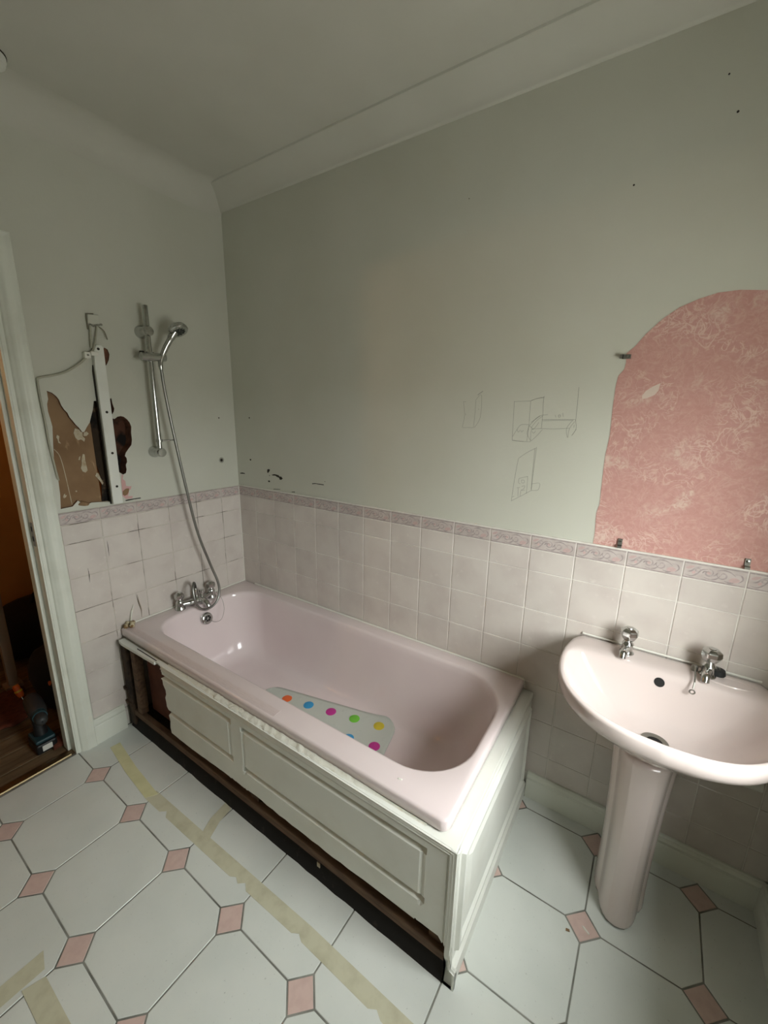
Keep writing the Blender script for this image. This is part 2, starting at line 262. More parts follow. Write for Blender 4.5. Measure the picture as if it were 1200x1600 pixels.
M['faint_grey']=mat('faint_grey',(120,116,100),.9,alpha=.35)
M['rust']=mat('brown_stain',(132,112,82),.9,alpha=.6)
M['mat']=mat('clear_pvc',(214,219,210),.25,alpha=.72,spec=.6)
M['glass']=None
for k,c in dict(d_orange=(226,104,52),d_blue=(58,150,200),d_magenta=(190,52,142),d_green=(112,190,62),d_yellow=(206,186,56)).items(): M[k]=mat(k,c,.4)
# obscured window glass: mostly lets light through
g=bpy.data.materials.new('window_glass'); g.use_nodes=True; nt=g.node_tree; nt.nodes.clear()
o_=nt.nodes.new('ShaderNodeOutputMaterial'); mx=nt.nodes.new('ShaderNodeMixShader'); t_=nt.nodes.new('ShaderNodeBsdfTransparent'); gl=nt.nodes.new('ShaderNodeBsdfGlossy')
gl.inputs['Roughness'].default_value=.1; mx.inputs[0].default_value=.08
nt.links.new(t_.outputs[0],mx.inputs[1]); nt.links.new(gl.outputs[0],mx.inputs[2]); nt.links.new(mx.outputs[0],o_.inputs[0]); M['glass']=g
# old wallpaper: pink ground with pale feathery swirls
m=mat('old_pink_wallpaper',(206,146,138),.8); nt=m.node_tree; b=nt.nodes['Principled BSDF']; tc=nt.nodes.new('ShaderNodeTexCoord')
def nz(scale,detail,dist,lo,hi):
    n=nt.nodes.new('ShaderNodeTexNoise'); n.inputs['Scale'].default_value=scale; n.inputs['Detail'].default_value=detail; n.inputs['Distortion'].default_value=dist
    nt.links.new(tc.outputs['Object'],n.inputs['Vector']); r=nt.nodes.new('ShaderNodeMapRange'); r.inputs[1].default_value=lo; r.inputs[2].default_value=hi
    nt.links.new(n.outputs['Fac'],r.inputs[0]); return r.outputs[0]
def math_(op,a,b_):
    n=nt.nodes.new('ShaderNodeMath'); n.operation=op
    for i,x in enumerate((a,b_)):
        if isinstance(x,(int,float)): n.inputs[i].default_value=x
        else: nt.links.new(x,n.inputs[i])
    return n.outputs[0]
def mixc(f,a,c2):
    n=nt.nodes.new('ShaderNodeMix'); n.data_type='RGBA'; nt.links.new(f,n.inputs[0])
    if isinstance(a,tuple): n.inputs[6].default_value=(*lin(a),1)
    else: nt.links.new(a,n.inputs[6])
    n.inputs[7].default_value=(*lin(c2),1); return n.outputs[2]
def ridge(scale,detail,dist,wd):
    n=nt.nodes.new('ShaderNodeTexNoise'); n.inputs['Scale'].default_value=scale; n.inputs['Detail'].default_value=detail; n.inputs['Distortion'].default_value=dist; n.inputs['Roughness'].default_value=.45
    nt.links.new(tc.outputs['Object'],n.inputs['Vector']); a=math_('ABSOLUTE',math_('SUBTRACT',n.outputs['Fac'],.5),0)
    r=nt.nodes.new('ShaderNodeMapRange'); r.inputs[1].default_value=0; r.inputs[2].default_value=wd; r.inputs[3].default_value=1; r.inputs[4].default_value=0
    nt.links.new(a,r.inputs[0]); return r.outputs[0]
patches=nz(5,3,1.0,.50,.62); pale=nz(7,6,.8,.56,.66)
c=mixc(nz(90,4,.5,.35,.75),(190,143,134),(198,153,144))
c=mixc(math_('MULTIPLY',math_('MULTIPLY',pale,nz(70,5,1.5,.38,.60)),.75),c,(216,196,182))
c=mixc(math_('MULTIPLY',ridge(16,3,2.2,.035),math_('ADD',math_('MULTIPLY',patches,.65),.22)),c,(218,190,178))
c=mixc(math_('MULTIPLY',ridge(30,2,1.6,.05),math_('ADD',math_('MULTIPLY',patches,.55),.16)),c,(214,184,172))
nt.links.new(c,b.inputs['Base Color']); M['wallpaper']=m
# ------------------------------------------------------------------ the setting
RX, RY, CZ = 2.43, -2.5, 2.52          # window wall, rear wall, ceiling height
P_ = .1487
# floor with octagon tiles and pink insets
floor=MB().box((-.012,RY-.05,-.06),(RX+.05,.05,-.0018)).build('floor',M['fgrout']); tag(floor,'white octagon tiled floor with small pink corner insets',None,None,'structure')
TH=-.0083; FX0,FY0,PX,PY,HD=.1934,-.9347,.2959,.2948,.049
ct,st=math.cos(TH),math.sin(TH)
def fpos(i,j): return (FX0+PX*i*ct-PY*j*st, FY0+PX*i*st+PY*j*ct)
gp=.0022
hx,hy=PX/2-gp,PY/2-gp; k=HD-gp*.4
octo=[(-hx+k,-hy),(hx-k,-hy),(hx,-hy+k),(hx,hy-k),(hx-k,hy),(-hx+k,hy),(-hx,hy-k),(-hx,-hy+k)]
dia=[(HD-.003,0),(0,HD-.003),(-HD+.003,0),(0,-HD+.003)]
rot=lambda p:[(x*ct-y*st,x*st+y*ct) for x,y in p]
octo,dia=rot(octo),rot(dia)
me_o=MB().prism(octo,fZ(0),-.008,0,.0012).mesh('floor_tile',M['ftile']); me_d=MB().prism(dia,fZ(0),-.008,-.0002,.001).mesh('floor_inset',M['inset'])
FB=(.0,RX,RY,-.016)
for i in range(-2,9):
    for j in range(-6,5):
        for (di,base,me,nm,mt) in ((.5,octo,me_o,'floor_tile',M['ftile']),(0,dia,me_d,'floor_inset',M['inset'])):
            cx,cy=fpos(i+di,j+di); poly=[(x+cx,y+cy) for x,y in base]; q=clip(poly,*FB)
            if not q or area(q)<3e-4: continue
            if q and max(p[0] for p in q)<1.66 and min(p[1] for p in q)>-.66: continue     # hidden under the bath
            if abs(area(q)-area(poly))<1e-7:
                o=link(nm,me,floor,(cx,cy,0),(random.uniform(-.0012,.0012),random.uniform(-.0012,.0012),0))
            else:
                mm=MB().prism([(x-cx,y-cy) for x,y in q],fZ(0),-.008,0,.001).mesh(nm,mt); link(nm,mm,floor,(cx,cy,0))
# long wall with tiles, wallpaper patch
wb=MB().box((-.1,.006,0),(RX+.15,.12,2.62)).build('wall_back',M['paint']); tag(wb,'long cream wall with tiled lower half and pink wallpaper patch',None,None,'structure')
# shower wall with door opening and torn holes
DY0,DY1,DZ=-1.74,-.940,2.0
outer=[(.006,0),(.006,2.62),(RY-.1,2.62),(RY-.1,0),(DY0-.012,0),(DY0-.012,DZ+.012),(DY1+.012,DZ+.012),(DY1+.012,0)]
wa=MB().poly(outer,[HOLE1,HOLE2,HOLE3,HOLE4],fA(-.006),-.094,0,0,1).build('wall_left',[M['paint'],M['plaster']]); tag(wa,'cream shower wall with torn plaster holes and a doorway',None,None,'structure')
# window wall and rear wall
outer=[(.12,0),(.12,2.62),(RY-.1,2.62),(RY-.1,0)]
hole=[(WIN_Y0,WIN_Z0),(WIN_Y1,WIN_Z0),(WIN_Y1,WIN_Z1),(WIN_Y0,WIN_Z1)]
wc=MB().poly(outer,[hole],lambda u,v,d:(RX+d,u,v),0,.15).build('wall_right',M['paint']); tag(wc,None,None,None,'structure')
wd=MB().box((-.1,RY-.1,0),(RX+.15,RY,2.62)).build('wall_front',M['paint']); tag(wd,None,None,None,'structure')
ce=MB().box((-.1,RY-.1,CZ),(RX+.15,.12,CZ+.1)).build('ceiling',M['ceil']); tag(ce,'plain matt ceiling with coved edges',None,None,'structure')
# coving: long wall (with bead and lip) and shower wall (soft cove)
wz,dep=2.447,.098
pr=[(0,wz-.005),(.007,wz-.004),(.011,wz),(.012,wz+.005)]
for i in range(1,9):
    t=i/8; pr.append((.012+(dep-.012)*t-.006*math.sin(math.pi*t),wz+.005+(CZ-.007-wz-.005)*t+.008*math.sin(math.pi*t)))
pr+=[(dep+.001,CZ-.004),(dep+.001,CZ+.004),(0,CZ+.004)]
cv=MB().rings([[(x,.006-d,z) for d,z in pr] for x in (-.02,RX+.02)],True,True,True).build('trim_1',M['ceil'],smooth=50); tag(cv,'shallow coving strip along the top of the long wall',None,None,'structure')
RC_=.11
pr=[(RC_-RC_*math.cos(i*math.pi/24),CZ-RC_+RC_*math.sin(i*math.pi/24)) for i in range(13)]+[(RC_,CZ+.004),(0,CZ+.004)]
cv=MB().rings([[(-.006+d,y,z) for d,z in pr] for y in (.006,RY)],True,True,True).build('trim_2',M['ceil'],smooth=60); tag(cv,'soft rounded cove above the shower wall',None,None,'structure')
# --- wall tiles
ZR=[1.030,.949,.800,.651,.502,.354,.205,.100]
g2=.0013
MB().box((0,.0022,.02),(RX,.007,1.0825)).build('grout_bed',M['groutB'],wb)
MB().box((-.007,-.858,.02),(-.0022,.0,1.0825)).build('grout_bed',M['groutA'],wa)
cache={}
def tile_obj(wall,side,u0,u1,v0,v1,nm,mt):
    w_,h_=u1-u0-2*g2,v1-v0-2*g2; key=(side,nm,round(w_,4),round(h_,4))
    if key not in cache:
        q=[(-w_/2,-h_/2),(w_/2,-h_/2),(w_/2,h_/2),(-w_/2,h_/2)]
        cache[key]=MB().prism(q,(fA if side=='A' else fB)(0),-.008,0,.0015).mesh(nm,mt)
    cu,cv_=(u0+u1)/2,(v0+v1)/2; rr=[random.uniform(-.004,.004) for _ in range(2)]
    if side=='A': return link(nm,cache[key],wall,(0,cu,cv_),(0,rr[0]*.5,rr[1]*.5))
    return link(nm,cache[key],wall,(cu,0,cv_),(rr[0]*.5,0,rr[1]*.5))
# printed scroll on a border tile, thin raised ribbons
def ribbon(mb,pts,w0,fn,d,n=6,taper=True):
    C=catmull([(p[0],p[1],0) for p in pts],n); N=len(C); L=[];R=[]
    for i,p in enumerate(C):
        t=(C[min(i+1,N-1)]-C[max(i-1,0)]).normalized(); wd=w0*(max(.25,math.sin(math.pi*(i+.5)/N)) if taper else 1)/2
        L.append((p.x-t.y*wd,p.y+t.x*wd)); R.append((p.x+t.y*wd,p.y-t.x*wd))
    vs=[fn(u,v,d) for u,v in L]+[fn(u,v,d) for u,v in R]
    mb.add(vs,[(i,i+1,N+i+1,N+i) for i in range(N-1)])
def spiral(cx,cy,r,a0,turns,sg=1,n=9):
    return [(cx+r*(1-.75*i/n)*math.cos(a0+sg*2*math.pi*turns*i/n),cy+r*(1-.75*i/n)*math.sin(a0+sg*2*math.pi*turns*i/n)) for i in range(n+1)]
SCR=[[(.006,.012),(.022,.010),(.034,.020),(.044,.034),(.058,.038)],spiral(.060,.027,.013,1.6,1.1,-1),[(.052,.012),(.066,.009),(.080,.014),(.088,.026)],
     spiral(.093,.027,.014,2.6,1.1,1),[(.078,.038),(.092,.043),(.108,.040),(.122,.030)],[(.118,.036),(.132,.036),(.138,.024),(.130,.013)],spiral(.034,.030,.008,0,.9,1),
     [(.010,.022),(.020,.026),(.030,.038),(.042,.042)],[(.098,.012),(.110,.009),(.120,.011)],[(.046,.024),(.050,.030),(.056,.031)],[(.068,.020),(.076,.024),(.080,.032)]]
LEAF=[[(.006,.034),(.014,.041),(.026,.042),(.020,.034),(.010,.030)],[(.108,.014),(.116,.011),(.128,.014),(.132,.021),(.122,.026),(.111,.022)],[(.054,.028),(.060,.033),(.066,.029),(.062,.023)],[(.024,.017),(.030,.021),(.028,.027),(.021,.023)]]
def scroll_mesh(side):
    f=(fA if side=='A' else fB)(0); off=(-.0734,-.0265)
    a=MB()
    for p in SCR: ribbon(a,[(x+off[0],y+off[1]) for x,y in p],.0042,f,.0004)
    for v,wd in ((.0485,.0030),(.0050,.0026)): ribbon(a,[(off[0]+.001,v+off[1]),(0,v+off[1]),(-off[0]-.001,v+off[1])],wd,f,.0005,2,False)
    b_=MB()
    for p in LEAF:
        C=catmull([(x+off[0],y+off[1],0) for x,y in p],4,True); b_.add([f(c.x,c.y,.0003) for c in C],[tuple(range(len(C)))])
    return a.mesh('scroll_print',M['scroll']),b_.mesh('leaf_print',M['leaf'])
scr={s:scroll_mesh(s) for s in 'AB'}
def tile_wall(wall,side,lines,hide):
    for a,b_ in zip(lines[:-1],lines[1:]):
        lo,hi=min(a,b_),max(a,b_)
        bt=tile_obj(wall,side,lo,hi,1.030,1.083,'border_tile',M['border'])
        if hi-lo>.135:
            for nm,me in zip(('scroll_print','leaf_print'),scr[side]): link(nm,me,bt)
        else:
            for nm,me in zip(('scroll_print','leaf_print'),scr[side]): o=link(nm,me,bt); o.scale=((1,(hi-lo)/.149,1) if side=='A' else ((hi-lo)/.149,1,1))
        for v1,v0 in zip(ZR[:-1],ZR[1:]):
            if hide(lo,hi,v0,v1): continue
            tile_obj(wall,side,lo,hi,v0,v1,'wall_tile',M['tile'])
LX=[0,.1385]+[.2872+P_*i for i in range(15)]; LX=[x for x in LX if x<RX-.02]+[RX]
tile_wall(wb,'B',LX,lambda lo,hi,v0,v1: hi<1.69 and v1<.46)
LY=[0,-.117,-.266,-.4147,-.5634,-.7121,-.858]
tile_wall(wa,'A',LY,lambda lo,hi,v0,v1: lo>-.70 and v1<.46)
# white corner bead between the tiled walls, cap line of the tiling
MB().box((-.001,-.0035,.5),(.0035,.001,1.08)).build('corner_bead',M['seal'],wb)
MB().box((0,-.001,1.083),(RX,.007,1.0875)).build('tile_cap',M['groutB'],wb)
# tile cracks and stain on the shower wall
cr=MB()
for pts,wd in (([(-.7,.93),(-.699,.90),(-.70,.86)],.0022),([(-.787,.83),(-.786,.80),(-.788,.765)],.0022),([(-.612,.648),(-.607,.60),(-.60,.56)],.0018)): ribbon(cr,pts,wd,fA(0),.0006,4)
cr.build('tile_crack',M['scuff'],wa)
sm=MB(); ribbon(sm,[(-.607,.64),(-.604,.60),(-.598,.56),(-.60,.52)],.006,fA(0),.0008,4); sm.build('rust_stain',M['rust'],wa)
# baseboards
def skirt(name,a,b_,nrm,h=.112):
    a,b_,n=Vector(a),Vector(b_),Vector(nrm); pr=[(0,0),(.017,0),(.017,h*.70),(.014,h*.74),(.016,h*.78),(.0165,h*.85),(.012,h*.90),(.012,h*.96),(.007,h),(0,h)]
    o=MB().rings([[p+n*d+Vector((0,0,z)) for d,z in pr] for p in (a,b_)],True,True,True).build(name,M['trim'],smooth=40); tag(o,None,None,None,'structure'); return o
skirt('baseboard_back',(1.708,0,0),(RX,0,0),(0,-1,0)); skirt('baseboard_right',(RX,0,0),(RX,RY,0),(-1,0,0)); skirt('baseboard_left',(0,-.732,0),(0,-.868,0),(1,0,0),.124); skirt('baseboard_front',(0,RY,0),(RX,RY,0),(0,1,0))
# --- torn holes in the shower wall
hb=MB().box((-.030,-.87,1.06),(-.020,-.70,1.58)).box((-.030,-.70,1.06),(-.020,-.690,1.58)).build('hardboard',M['hardboard'],wa)
# board with a mouldy right hand part (ragged split)
MB().poly([(-.694,1.06),(-.64,1.06),(-.64,1.58),(-.70,1.58),(-.690,1.50),(-.697,1.44),(-.686,1.36),(-.690,1.28),(-.675,1.20),(-.684,1.12)],[],fA(-.0275),-.004,0).build('mouldy_board',M['mould'],wa)
MB().box((-.075,-.66,1.18),(-.060,-.51,1.50)).build('cavity_back',M['cavity'],wa)
MB().box((-.055,-.625,1.46),(-.045,-.58,1.56)).build('cavity_back',M['cavity'],wa)
MB().box((-.020,-.63,1.65),(-.012,-.575,1.76)).build('cavity_back',M['plaster'],wa)
for k_,p in FLAKES.items(): MB().poly(p,[],fA(-.020),0,.0022).build('paint_flake',M['flake'],wa)
s_=MB(); ribbon(s_,STREAK,.0025,fA(-.020),.0008,3,False); s_.build('streak',M['flake'],wa)
C=catmull([(p[0],p[1],0) for p in CURL],4,True); cm=Vector((sum(c.x for c in C)/len(C),sum(c.y for c in C)/len(C),0))
MB().rings([[( -.02+d,cm.x+(c.x-cm.x)*s,cm.y+(c.y-cm.y)*s) for c in C] for s,d in ((1.05,0),(1,.008),(.75,.016),(.35,.019))],True,True,True).build('curled_paper',M['hardboard'],wa,smooth=60)
MB().poly(TEAR_PINK,[],fA(-.006),0,.0012).build('torn_paper',M['pinkpaper'],wa)
MB().poly(TEAR_BROWN,[],fA(-.006),.0012,.004).build('torn_paper',M['hardboard'],wa)
MB().poly(TEAR_BLACK,[],fA(-.006),0,.001).build('crack',M['scuff'],wa)
# --- marks on the long wall
for p in SCUFF: MB().poly(p,[],fB(.006),0,.0008).build('gouge',M['scuff'],wb)
for k_,lines in SKETCH.items():
    s_=MB()
    for L in lines: ribbon(s_,L,.0013,fB(.006),.0006,4,False)
    s_.build('pencil_sketch',M['pencil'],wb)
ax_=[p for p in ARCH]; cx=2.085
poly=ax_[:-1]+[(2.13,1.813),(2.19,1.79),(2.25,1.745),(2.30,1.68),(2.335,1.60),(2.347,1.5),(2.347,1.085)]
MB().poly(poly,[],fB(.006),0,.001).build('wallpaper_patch',M['wallpaper'],wb)
tag(wb.children[-1],'faded pink swirl patterned wallpaper left in an arch shape')
for p in WPATCH: MB().poly(p,[],fB(.005),0,.0004).build('bare_patch',M['barepaper'],wb)
def dot(wall,f,u,v,r,mt='scuff'):
    MB().poly([(u+r*math.cos(a*.785),v+r*math.sin(a*.785)) for a in range(8)],[],f,0,.0008).build('screw_hole',M[mt],wall)
for u,v,r in ((2.002,2.227,.0028),(1.971,2.313,.0022),(1.797,2.122,.0026),(1.308,2.202,.0016),(.118,1.46,.004)): dot(wb,fB(.006),u,v,r)
for u,v,r in ((-.095,1.234,.008),(-.092,1.457,.004)): dot(wa,fA(-.006),u,v,r)
dot(wa,fA(-.0065),-.095,1.234,.016,'faint_grey')  # faint grey disc round the larger hole
# --- door opening: lining, stop, architrave, strike plate, threshold
dl=MB().box((-.10,DY1,0),(.0,DY1+.012,DZ)).build('door_1',M['trim']); tag(dl,'white painted door frame with moulded architrave',None,None,'structure')
dl.location=(0,0,0)
MB().box((-.10,DY0-.012,0),(.0,DY0,DZ)).box((-.10,DY0,DZ),(0,DY1,DZ+.012)).build('lining',M['trim'],dl)
MB().box((-.096,DY1-.014,0),(-.05,DY1,DZ)).box((-.096,DY0,0),(-.05,DY0+.014,DZ)).build('door_stop',M['trim'],dl,bevel=.002)
apr=[(0,.002),(.012,.002),(.014,.006),(.018,.010),(.026,.012),(.034,.020),(.042,.021),(.050,.018),(.056,.019),(.066,.022),(.070,.020),(.070,-.006),(0,-.006)]
def arch_leg(y_in,sg):
    lo=[(d,y_in+sg*t,0) for t,d in apr]; hi=[(d,y_in+sg*t,DZ+t) for t,d in apr]
    return MB().rings([lo,hi],True,True,True).build('architrave',M['trim'],dl,smooth=40)
arch_leg(DY1+.006,1); arch_leg(DY0-.006,-1)
MB().rings([[(d,y-0*t if False else (y+(t if y>-1.3 else -t)),DZ+t) for t,d in apr] for y in (DY0-.006,DY1+.006)],True,True,True).build('architrave',M['trim'],dl,smooth=40)
MB().box((-.034,DY1-.002,.965),(-.014,DY1+.002,1.06)).build('strike_plate',M['steel'],dl)
MB().box((-.030,DY1-.003,.985),(-.018,DY1-.0015,1.005)).box((-.030,DY1-.003,1.025),(-.018,DY1-.0015,1.045)).build('latch_hole',M['black'],dl)
th=MB().rings([[(-.055,y,-.003),(-.052,y,.003),(-.035,y,.006),(-.018,y,.003),(-.015,y,-.003)] for y in (DY0,DY1-.014)],True,True,True).build('threshold_strip',M['brass'],dl,smooth=40)
# window
wf=MB().poly([(WIN_Y0,WIN_Z0),(WIN_Y1,WIN_Z0),(WIN_Y1,WIN_Z1),(WIN_Y0,WIN_Z1)],[[(WIN_Y0+.05,WIN_Z0+.05),(WIN_Y1-.05,WIN_Z0+.05),(WIN_Y1-.05,WIN_Z1-.05),(WIN_Y0+.05,WIN_Z1-.05)]],lambda u,v,d:(RX+d,u,v),.07,.12).build('window_1',M['white']); tag(wf,None,None,None,'structure')
MB().box((RX+.094,WIN_Y0+.045,WIN_Z0+.045),(RX+.098,WIN_Y1-.045,WIN_Z1-.045)).build('pane',M['glass'],wf)
MB().box((RX-.04,WIN_Y0-.03,WIN_Z0-.025),(RX+.075,WIN_Y1+.03,WIN_Z0)).build('window_sill',M['white'],wf,bevel=.004)
# hall beyond the door
HX,HY0,HY1=-1.35,-2.3,.08
hf=MB().box((HX,HY0,-.06),(0,HY1,-.012)).build('floor_hall',M['oldwood']); tag(hf,'worn dark floorboards in the hall beyond the doorway',None,None,'structure')
x=-.008
n_=0
while x>HX+.05:
    MB().box((x-.116,HY0+.01,-.02),(x,HY1-.01,-.002)).build('floorboard',M['hallfloor'],hf,bevel=.002,origin=(x-.058,-1,-.01)); x-=.12
hw=MB().box((HX-.1,HY0,-.06),(HX,HY1,2.6)).build('wall_hall',M['hallwall']); tag(hw,'ochre painted hall wall seen through the doorway',None,None,'structure')
hw2=MB().box((HX,HY1,-.06),(-.1,HY1+.1,2.6)).build('wall_hall_side',M['hallwall']); tag(hw2,None,None,None,'structure')
hw3=MB().box((HX,HY0-.1,-.06),(-.1,HY0,2.6)).build('wall_hall_end',M['hallwall']); tag(hw3,None,None,None,'structure')
hc=MB().box((HX-.1,HY0,2.5),(-.1,HY1,2.6)).build('ceiling_hall',M['ceil']); tag(hc,None,None,None,'structure')
# ------------------------------------------------------------------ bath
BH=.509
def rrect(x0,x1,y0,y1,rad,z,k=10,m=10):
    """corner order: (x1,y1),(x0,y1),(x0,y0),(x1,y0) ; y1 = wall side"""
    P=[]; cs=[(x1,y1,0),(x0,y1,1),(x0,y0,2),(x1,y0,3)]
    arcs=[]
    for (cx,cy,q),r in zip(cs,rad):
        sx=1 if cx==x1 else -1; sy=1 if cy==y1 else -1; ox,oy=cx-sx*r,cy-sy*r; a0=q*math.pi/2
        arcs.append([(ox+r*math.cos(a0+math.pi/2*i/k),oy+r*math.sin(a0+math.pi/2*i/k)) for i in range(k+1)])
    for i in range(4):
        P+=arcs[i]; a=arcs[i][-1]; b_=arcs[(i+1)%4][0]
        P+=[(a[0]+(b_[0]-a[0])*t/m,a[1]+(b_[1]-a[1])*t/m) for t in range(1,m)]
    return [(x,y,z) for x,y in P]
bath=empty('bathtub',(.83,-.35,0)); tag(bath,'pale pink acrylic bathtub in the tiled corner','bathtub')
BX1,BY0=1.657,-.698
IN=(.095,1.622,-.606,-.072); IR=(.19,.15,.13,.17)
BOT=(.225,1.38,-.520,-.150); BRr=(.13,.12,.12,.13); BZ=.155
R_=[]
R_.append(rrect(.004,BX1-.002,BY0+.002,-.003,(.006,.006,.012,.022),BH-.037))
R_.append(rrect(.003,BX1,BY0,-.004,(.006,.006,.012,.024),BH-.034))
R_.append(rrect(.003,BX1,BY0,-.004,(.006,.006,.012,.024),BH-.008))
R_.append(rrect(.005,BX1-.0025,BY0+.0025,-.004,(.006,.006,.012,.022),BH-.002))
R_.append(rrect(.010,BX1-.008,BY0+.008,-.009,(.006,.006,.012,.02),BH))
R_.append(rrect(IN[0]-.012,IN[1]+.012,IN[2]-.012,IN[3]+.012,[r+.012 for r in IR],BH+.0005))
R_.append(rrect(IN[0]-.005,IN[1]+.005,IN[2]-.005,IN[3]+.005,[r+.005 for r in IR],BH-.002))
prof=[(0,.02),(.03,.10),(.08,.24),(.14,.38),(.20,.51),(.27,.63),(.345,.735),(.43,.82),(.53,.89),(.64,.94),(.76,.972),(.88,.99),(1,1)]
for a,b_ in prof:
    q=[IN[i]+(BOT[i]-IN[i])*a for i in range(4)]; rr=[IR[i]+(BRr[i]-IR[i])*a for i in range(4)]
    R_.append(rrect(*q,rr,BH-.004+(BZ-BH+.004)*b_))
for s in (.8,.55,.3,.1):
    cx,cy=(BOT[0]+BOT[1])/2,(BOT[2]+BOT[3])/2
    R_.append([(cx+(x-cx)*s,cy+(y-cy)*s,BZ-.003*(1-s)) for x,y,z in rrect(*BOT,BRr,BZ)])
tb=MB().rings(R_,True,False,True); tub=tb.build('tub',M['bath'],bath,smooth=50)
sol=tub.modifiers.new('solid','SOLIDIFY'); sol.thickness=.004; sol.offset=-1
BV=BVHTree.FromPolygons([Vector(p) for p in tb.v],tb.f)
def tubz(x,y):
    h=BV.ray_cast(Vector((x,y,BH-.02)),Vector((0,0,-1))); return h[0].z if h[0] else BH
# worn strip on the front rim where the old screen sealant was, sealant beads
MB().box((.02,BY0+.010,BH-.001),(1.02,BY0+.040,BH+.0006)).build('worn_strip',M['scratched'],bath)
MB().tube([(.10,-.006,BH+.002),(.8,-.006,BH+.002),(1.655,-.006,BH+.002)],.0045,6).tube([(1.655,-.004,BH+.002),(1.658,-.006,BH-.02),(1.659,-.006,BH-.036)],.0035,6).build('sealant',M['seal'],bath)
MB().tube([(.004,-.005,BH+.002),(.004,-.30,BH+.002),(.004,-.665,BH+.002)],.0045,6).build('sealant',M['seal'],bath)
# overflow with grille and chain to the plug
dirx=Vector((1,0,.28)).normalized(); po=Vector((.1195,-.338,.437))
ov=MB().lathe([(.030,-.010),(.031,.002),(.027,.006),(.019,.007),(.018,.002),(.0,.002)],po,dirx,28).build('overflow_ring',M['chrome'],bath,smooth=40)
MB().lathe([(.0185,.000),(.0185,.0035),(0,.0036)],po,dirx,20).build('overflow_recess',M['black'],ov)
gr=MB().lathe([(.0045,.002),(.0045,.009),(0,.010)],po,dirx,12); gr.lathe([(.0185,.002),(.0185,.008),(.0165,.008),(.0165,.002)],po,dirx,24)
e1=dirx.cross(Vector((0,1,0))).normalized(); e2=dirx.cross(e1)
for i in range(6):
    a=i*math.pi/3; d=e1*math.cos(a)+e2*math.sin(a); gr.tube([po+dirx*.007+d*.004,po+dirx*.007+d*.016],.0013,6)
gr.build('overflow_grille',M['chrome'],ov,smooth=40)
ch=catmull([(.131,-.327,.424),(.150,-.310,.414),(.165,-.285,.425),(.16,-.262,.47),(.13,-.250,.515),(.10,-.258,.55)],14)
cm_=MB()
for i,p in enumerate(ch): cm_.lathe([(0,-.0016),(.0016,0),(0,.0016)],p,(0,0,1),6)
cm_.tube(ch,.0008,5); cm_.build('plug_chain',M['chrome'],bath)
# lumpy old sealant at the tap end corner
lump=empty('sealant_lump',(.02,-.672,BH)); tag(lump,'grubby lump of old sealant at the tap end rim corner','sealant')
lm=MB()
for i in range(9):
    p=Vector((.012+random.uniform(0,.03),-.672+random.uniform(-.02,.022),BH+.004+random.uniform(0,.014))); r=random.uniform(.008,.013)
    lm.lathe([(0,-r),(r*.7,-r*.6),(r,0),(r*.7,r*.6),(0,r)],p,(random.random(),random.random(),1),7)
lm.build('sealant_crumbs',mat('grubby_sealant',(190,178,148),.9,noise=[(60,(120,92,58),.48,.6,4)]),lump,smooth=60)
MB().tube(catmull([(.012,-.655,BH+.01),(.006,-.645,BH+.05),(.004,-.63,BH+.09)],5),[.006]*2+[.004]*6+[.002]*3,6).build('sealant_trail',M['crust'],lump,smooth=60)
# bath mat resting in the tub
mt=empty('bath_mat',(.82,-.30,BZ)); tag(mt,'clear non slip bath mat with bright coloured dots in the tub','bath mat')
ang=math.radians(12.5); O=Vector((.862,-.312)); ex=Vector((math.cos(ang),math.sin(ang))); ey=Vector((-math.sin(ang),math.cos(ang)))
def mp(u,v,lift=.003):
    p=O+ex*u+ey*v; return Vector((p.x,p.y,tubz(p.x,p.y)+lift))
NU,NV=44,22; HWU,HWV,RC=.345,.17,.075; VC=-.046
vs=[];fs=[]
for i in range(NU+1):
    for j in range(NV+1):
        u,v=-HWU+2*HWU*i/NU,-HWV+2*HWV*j/NV
        du,dv=max(0,abs(u)-(HWU-RC)),max(0,abs(v)-(HWV-RC)); d=math.hypot(du,dv)
        if d>RC: u=math.copysign(HWU-RC+du*RC/d,u); v=math.copysign(HWV-RC+dv*RC/d,v)
        vs.append(mp(u,v+VC))
for i in range(NU):
    for j in range(NV): fs.append((i*(NV+1)+j,(i+1)*(NV+1)+j,(i+1)*(NV+1)+j+1,i*(NV+1)+j+1))
sheet=MB().add(vs,fs).build('mat_sheet',M['mat'],mt,smooth=80); so=sheet.modifiers.new('s','SOLIDIFY'); so.thickness=.0025; so.offset=1
def disc(u0,v0,r,h,mtl,nm,flat=.7):
    rs=[]
    for s,l in ((1,.004),(1,.0045+h*.6),(flat,.0045+h),(.02,.0045+h)):
        rs.append([mp(u0+r*s*math.cos(a*math.pi/10),v0+r*s*math.sin(a*math.pi/10),l) for a in range(20)])
    return MB().rings(rs,True,True,True).build(nm,mtl,mt,smooth=50)
cols=['d_orange','d_blue','d_magenta','d_green','d_yellow']
DU,DV0=.1185,.066
for i in range(5): disc(-.205+DU*i,DV0,.024,.002,M[cols[i]],'coloured_dot',.9)
for i,c_ in enumerate(['d_yellow','d_orange','d_blue','d_magenta','d_green']): disc(-.205+.024+DU*i,DV0-.112,.024,.002,M[cols[[3,4,0,1,2][i]]],'coloured_dot',.9)
for i in range(12):
    for v in (.092,.004,-.13):
        u=-.32+.058*i
        if (i+int(v>0))%2==0 or i<4: disc(u,v,.010,.0018,M['mat'],'sucker_pimple',.6)
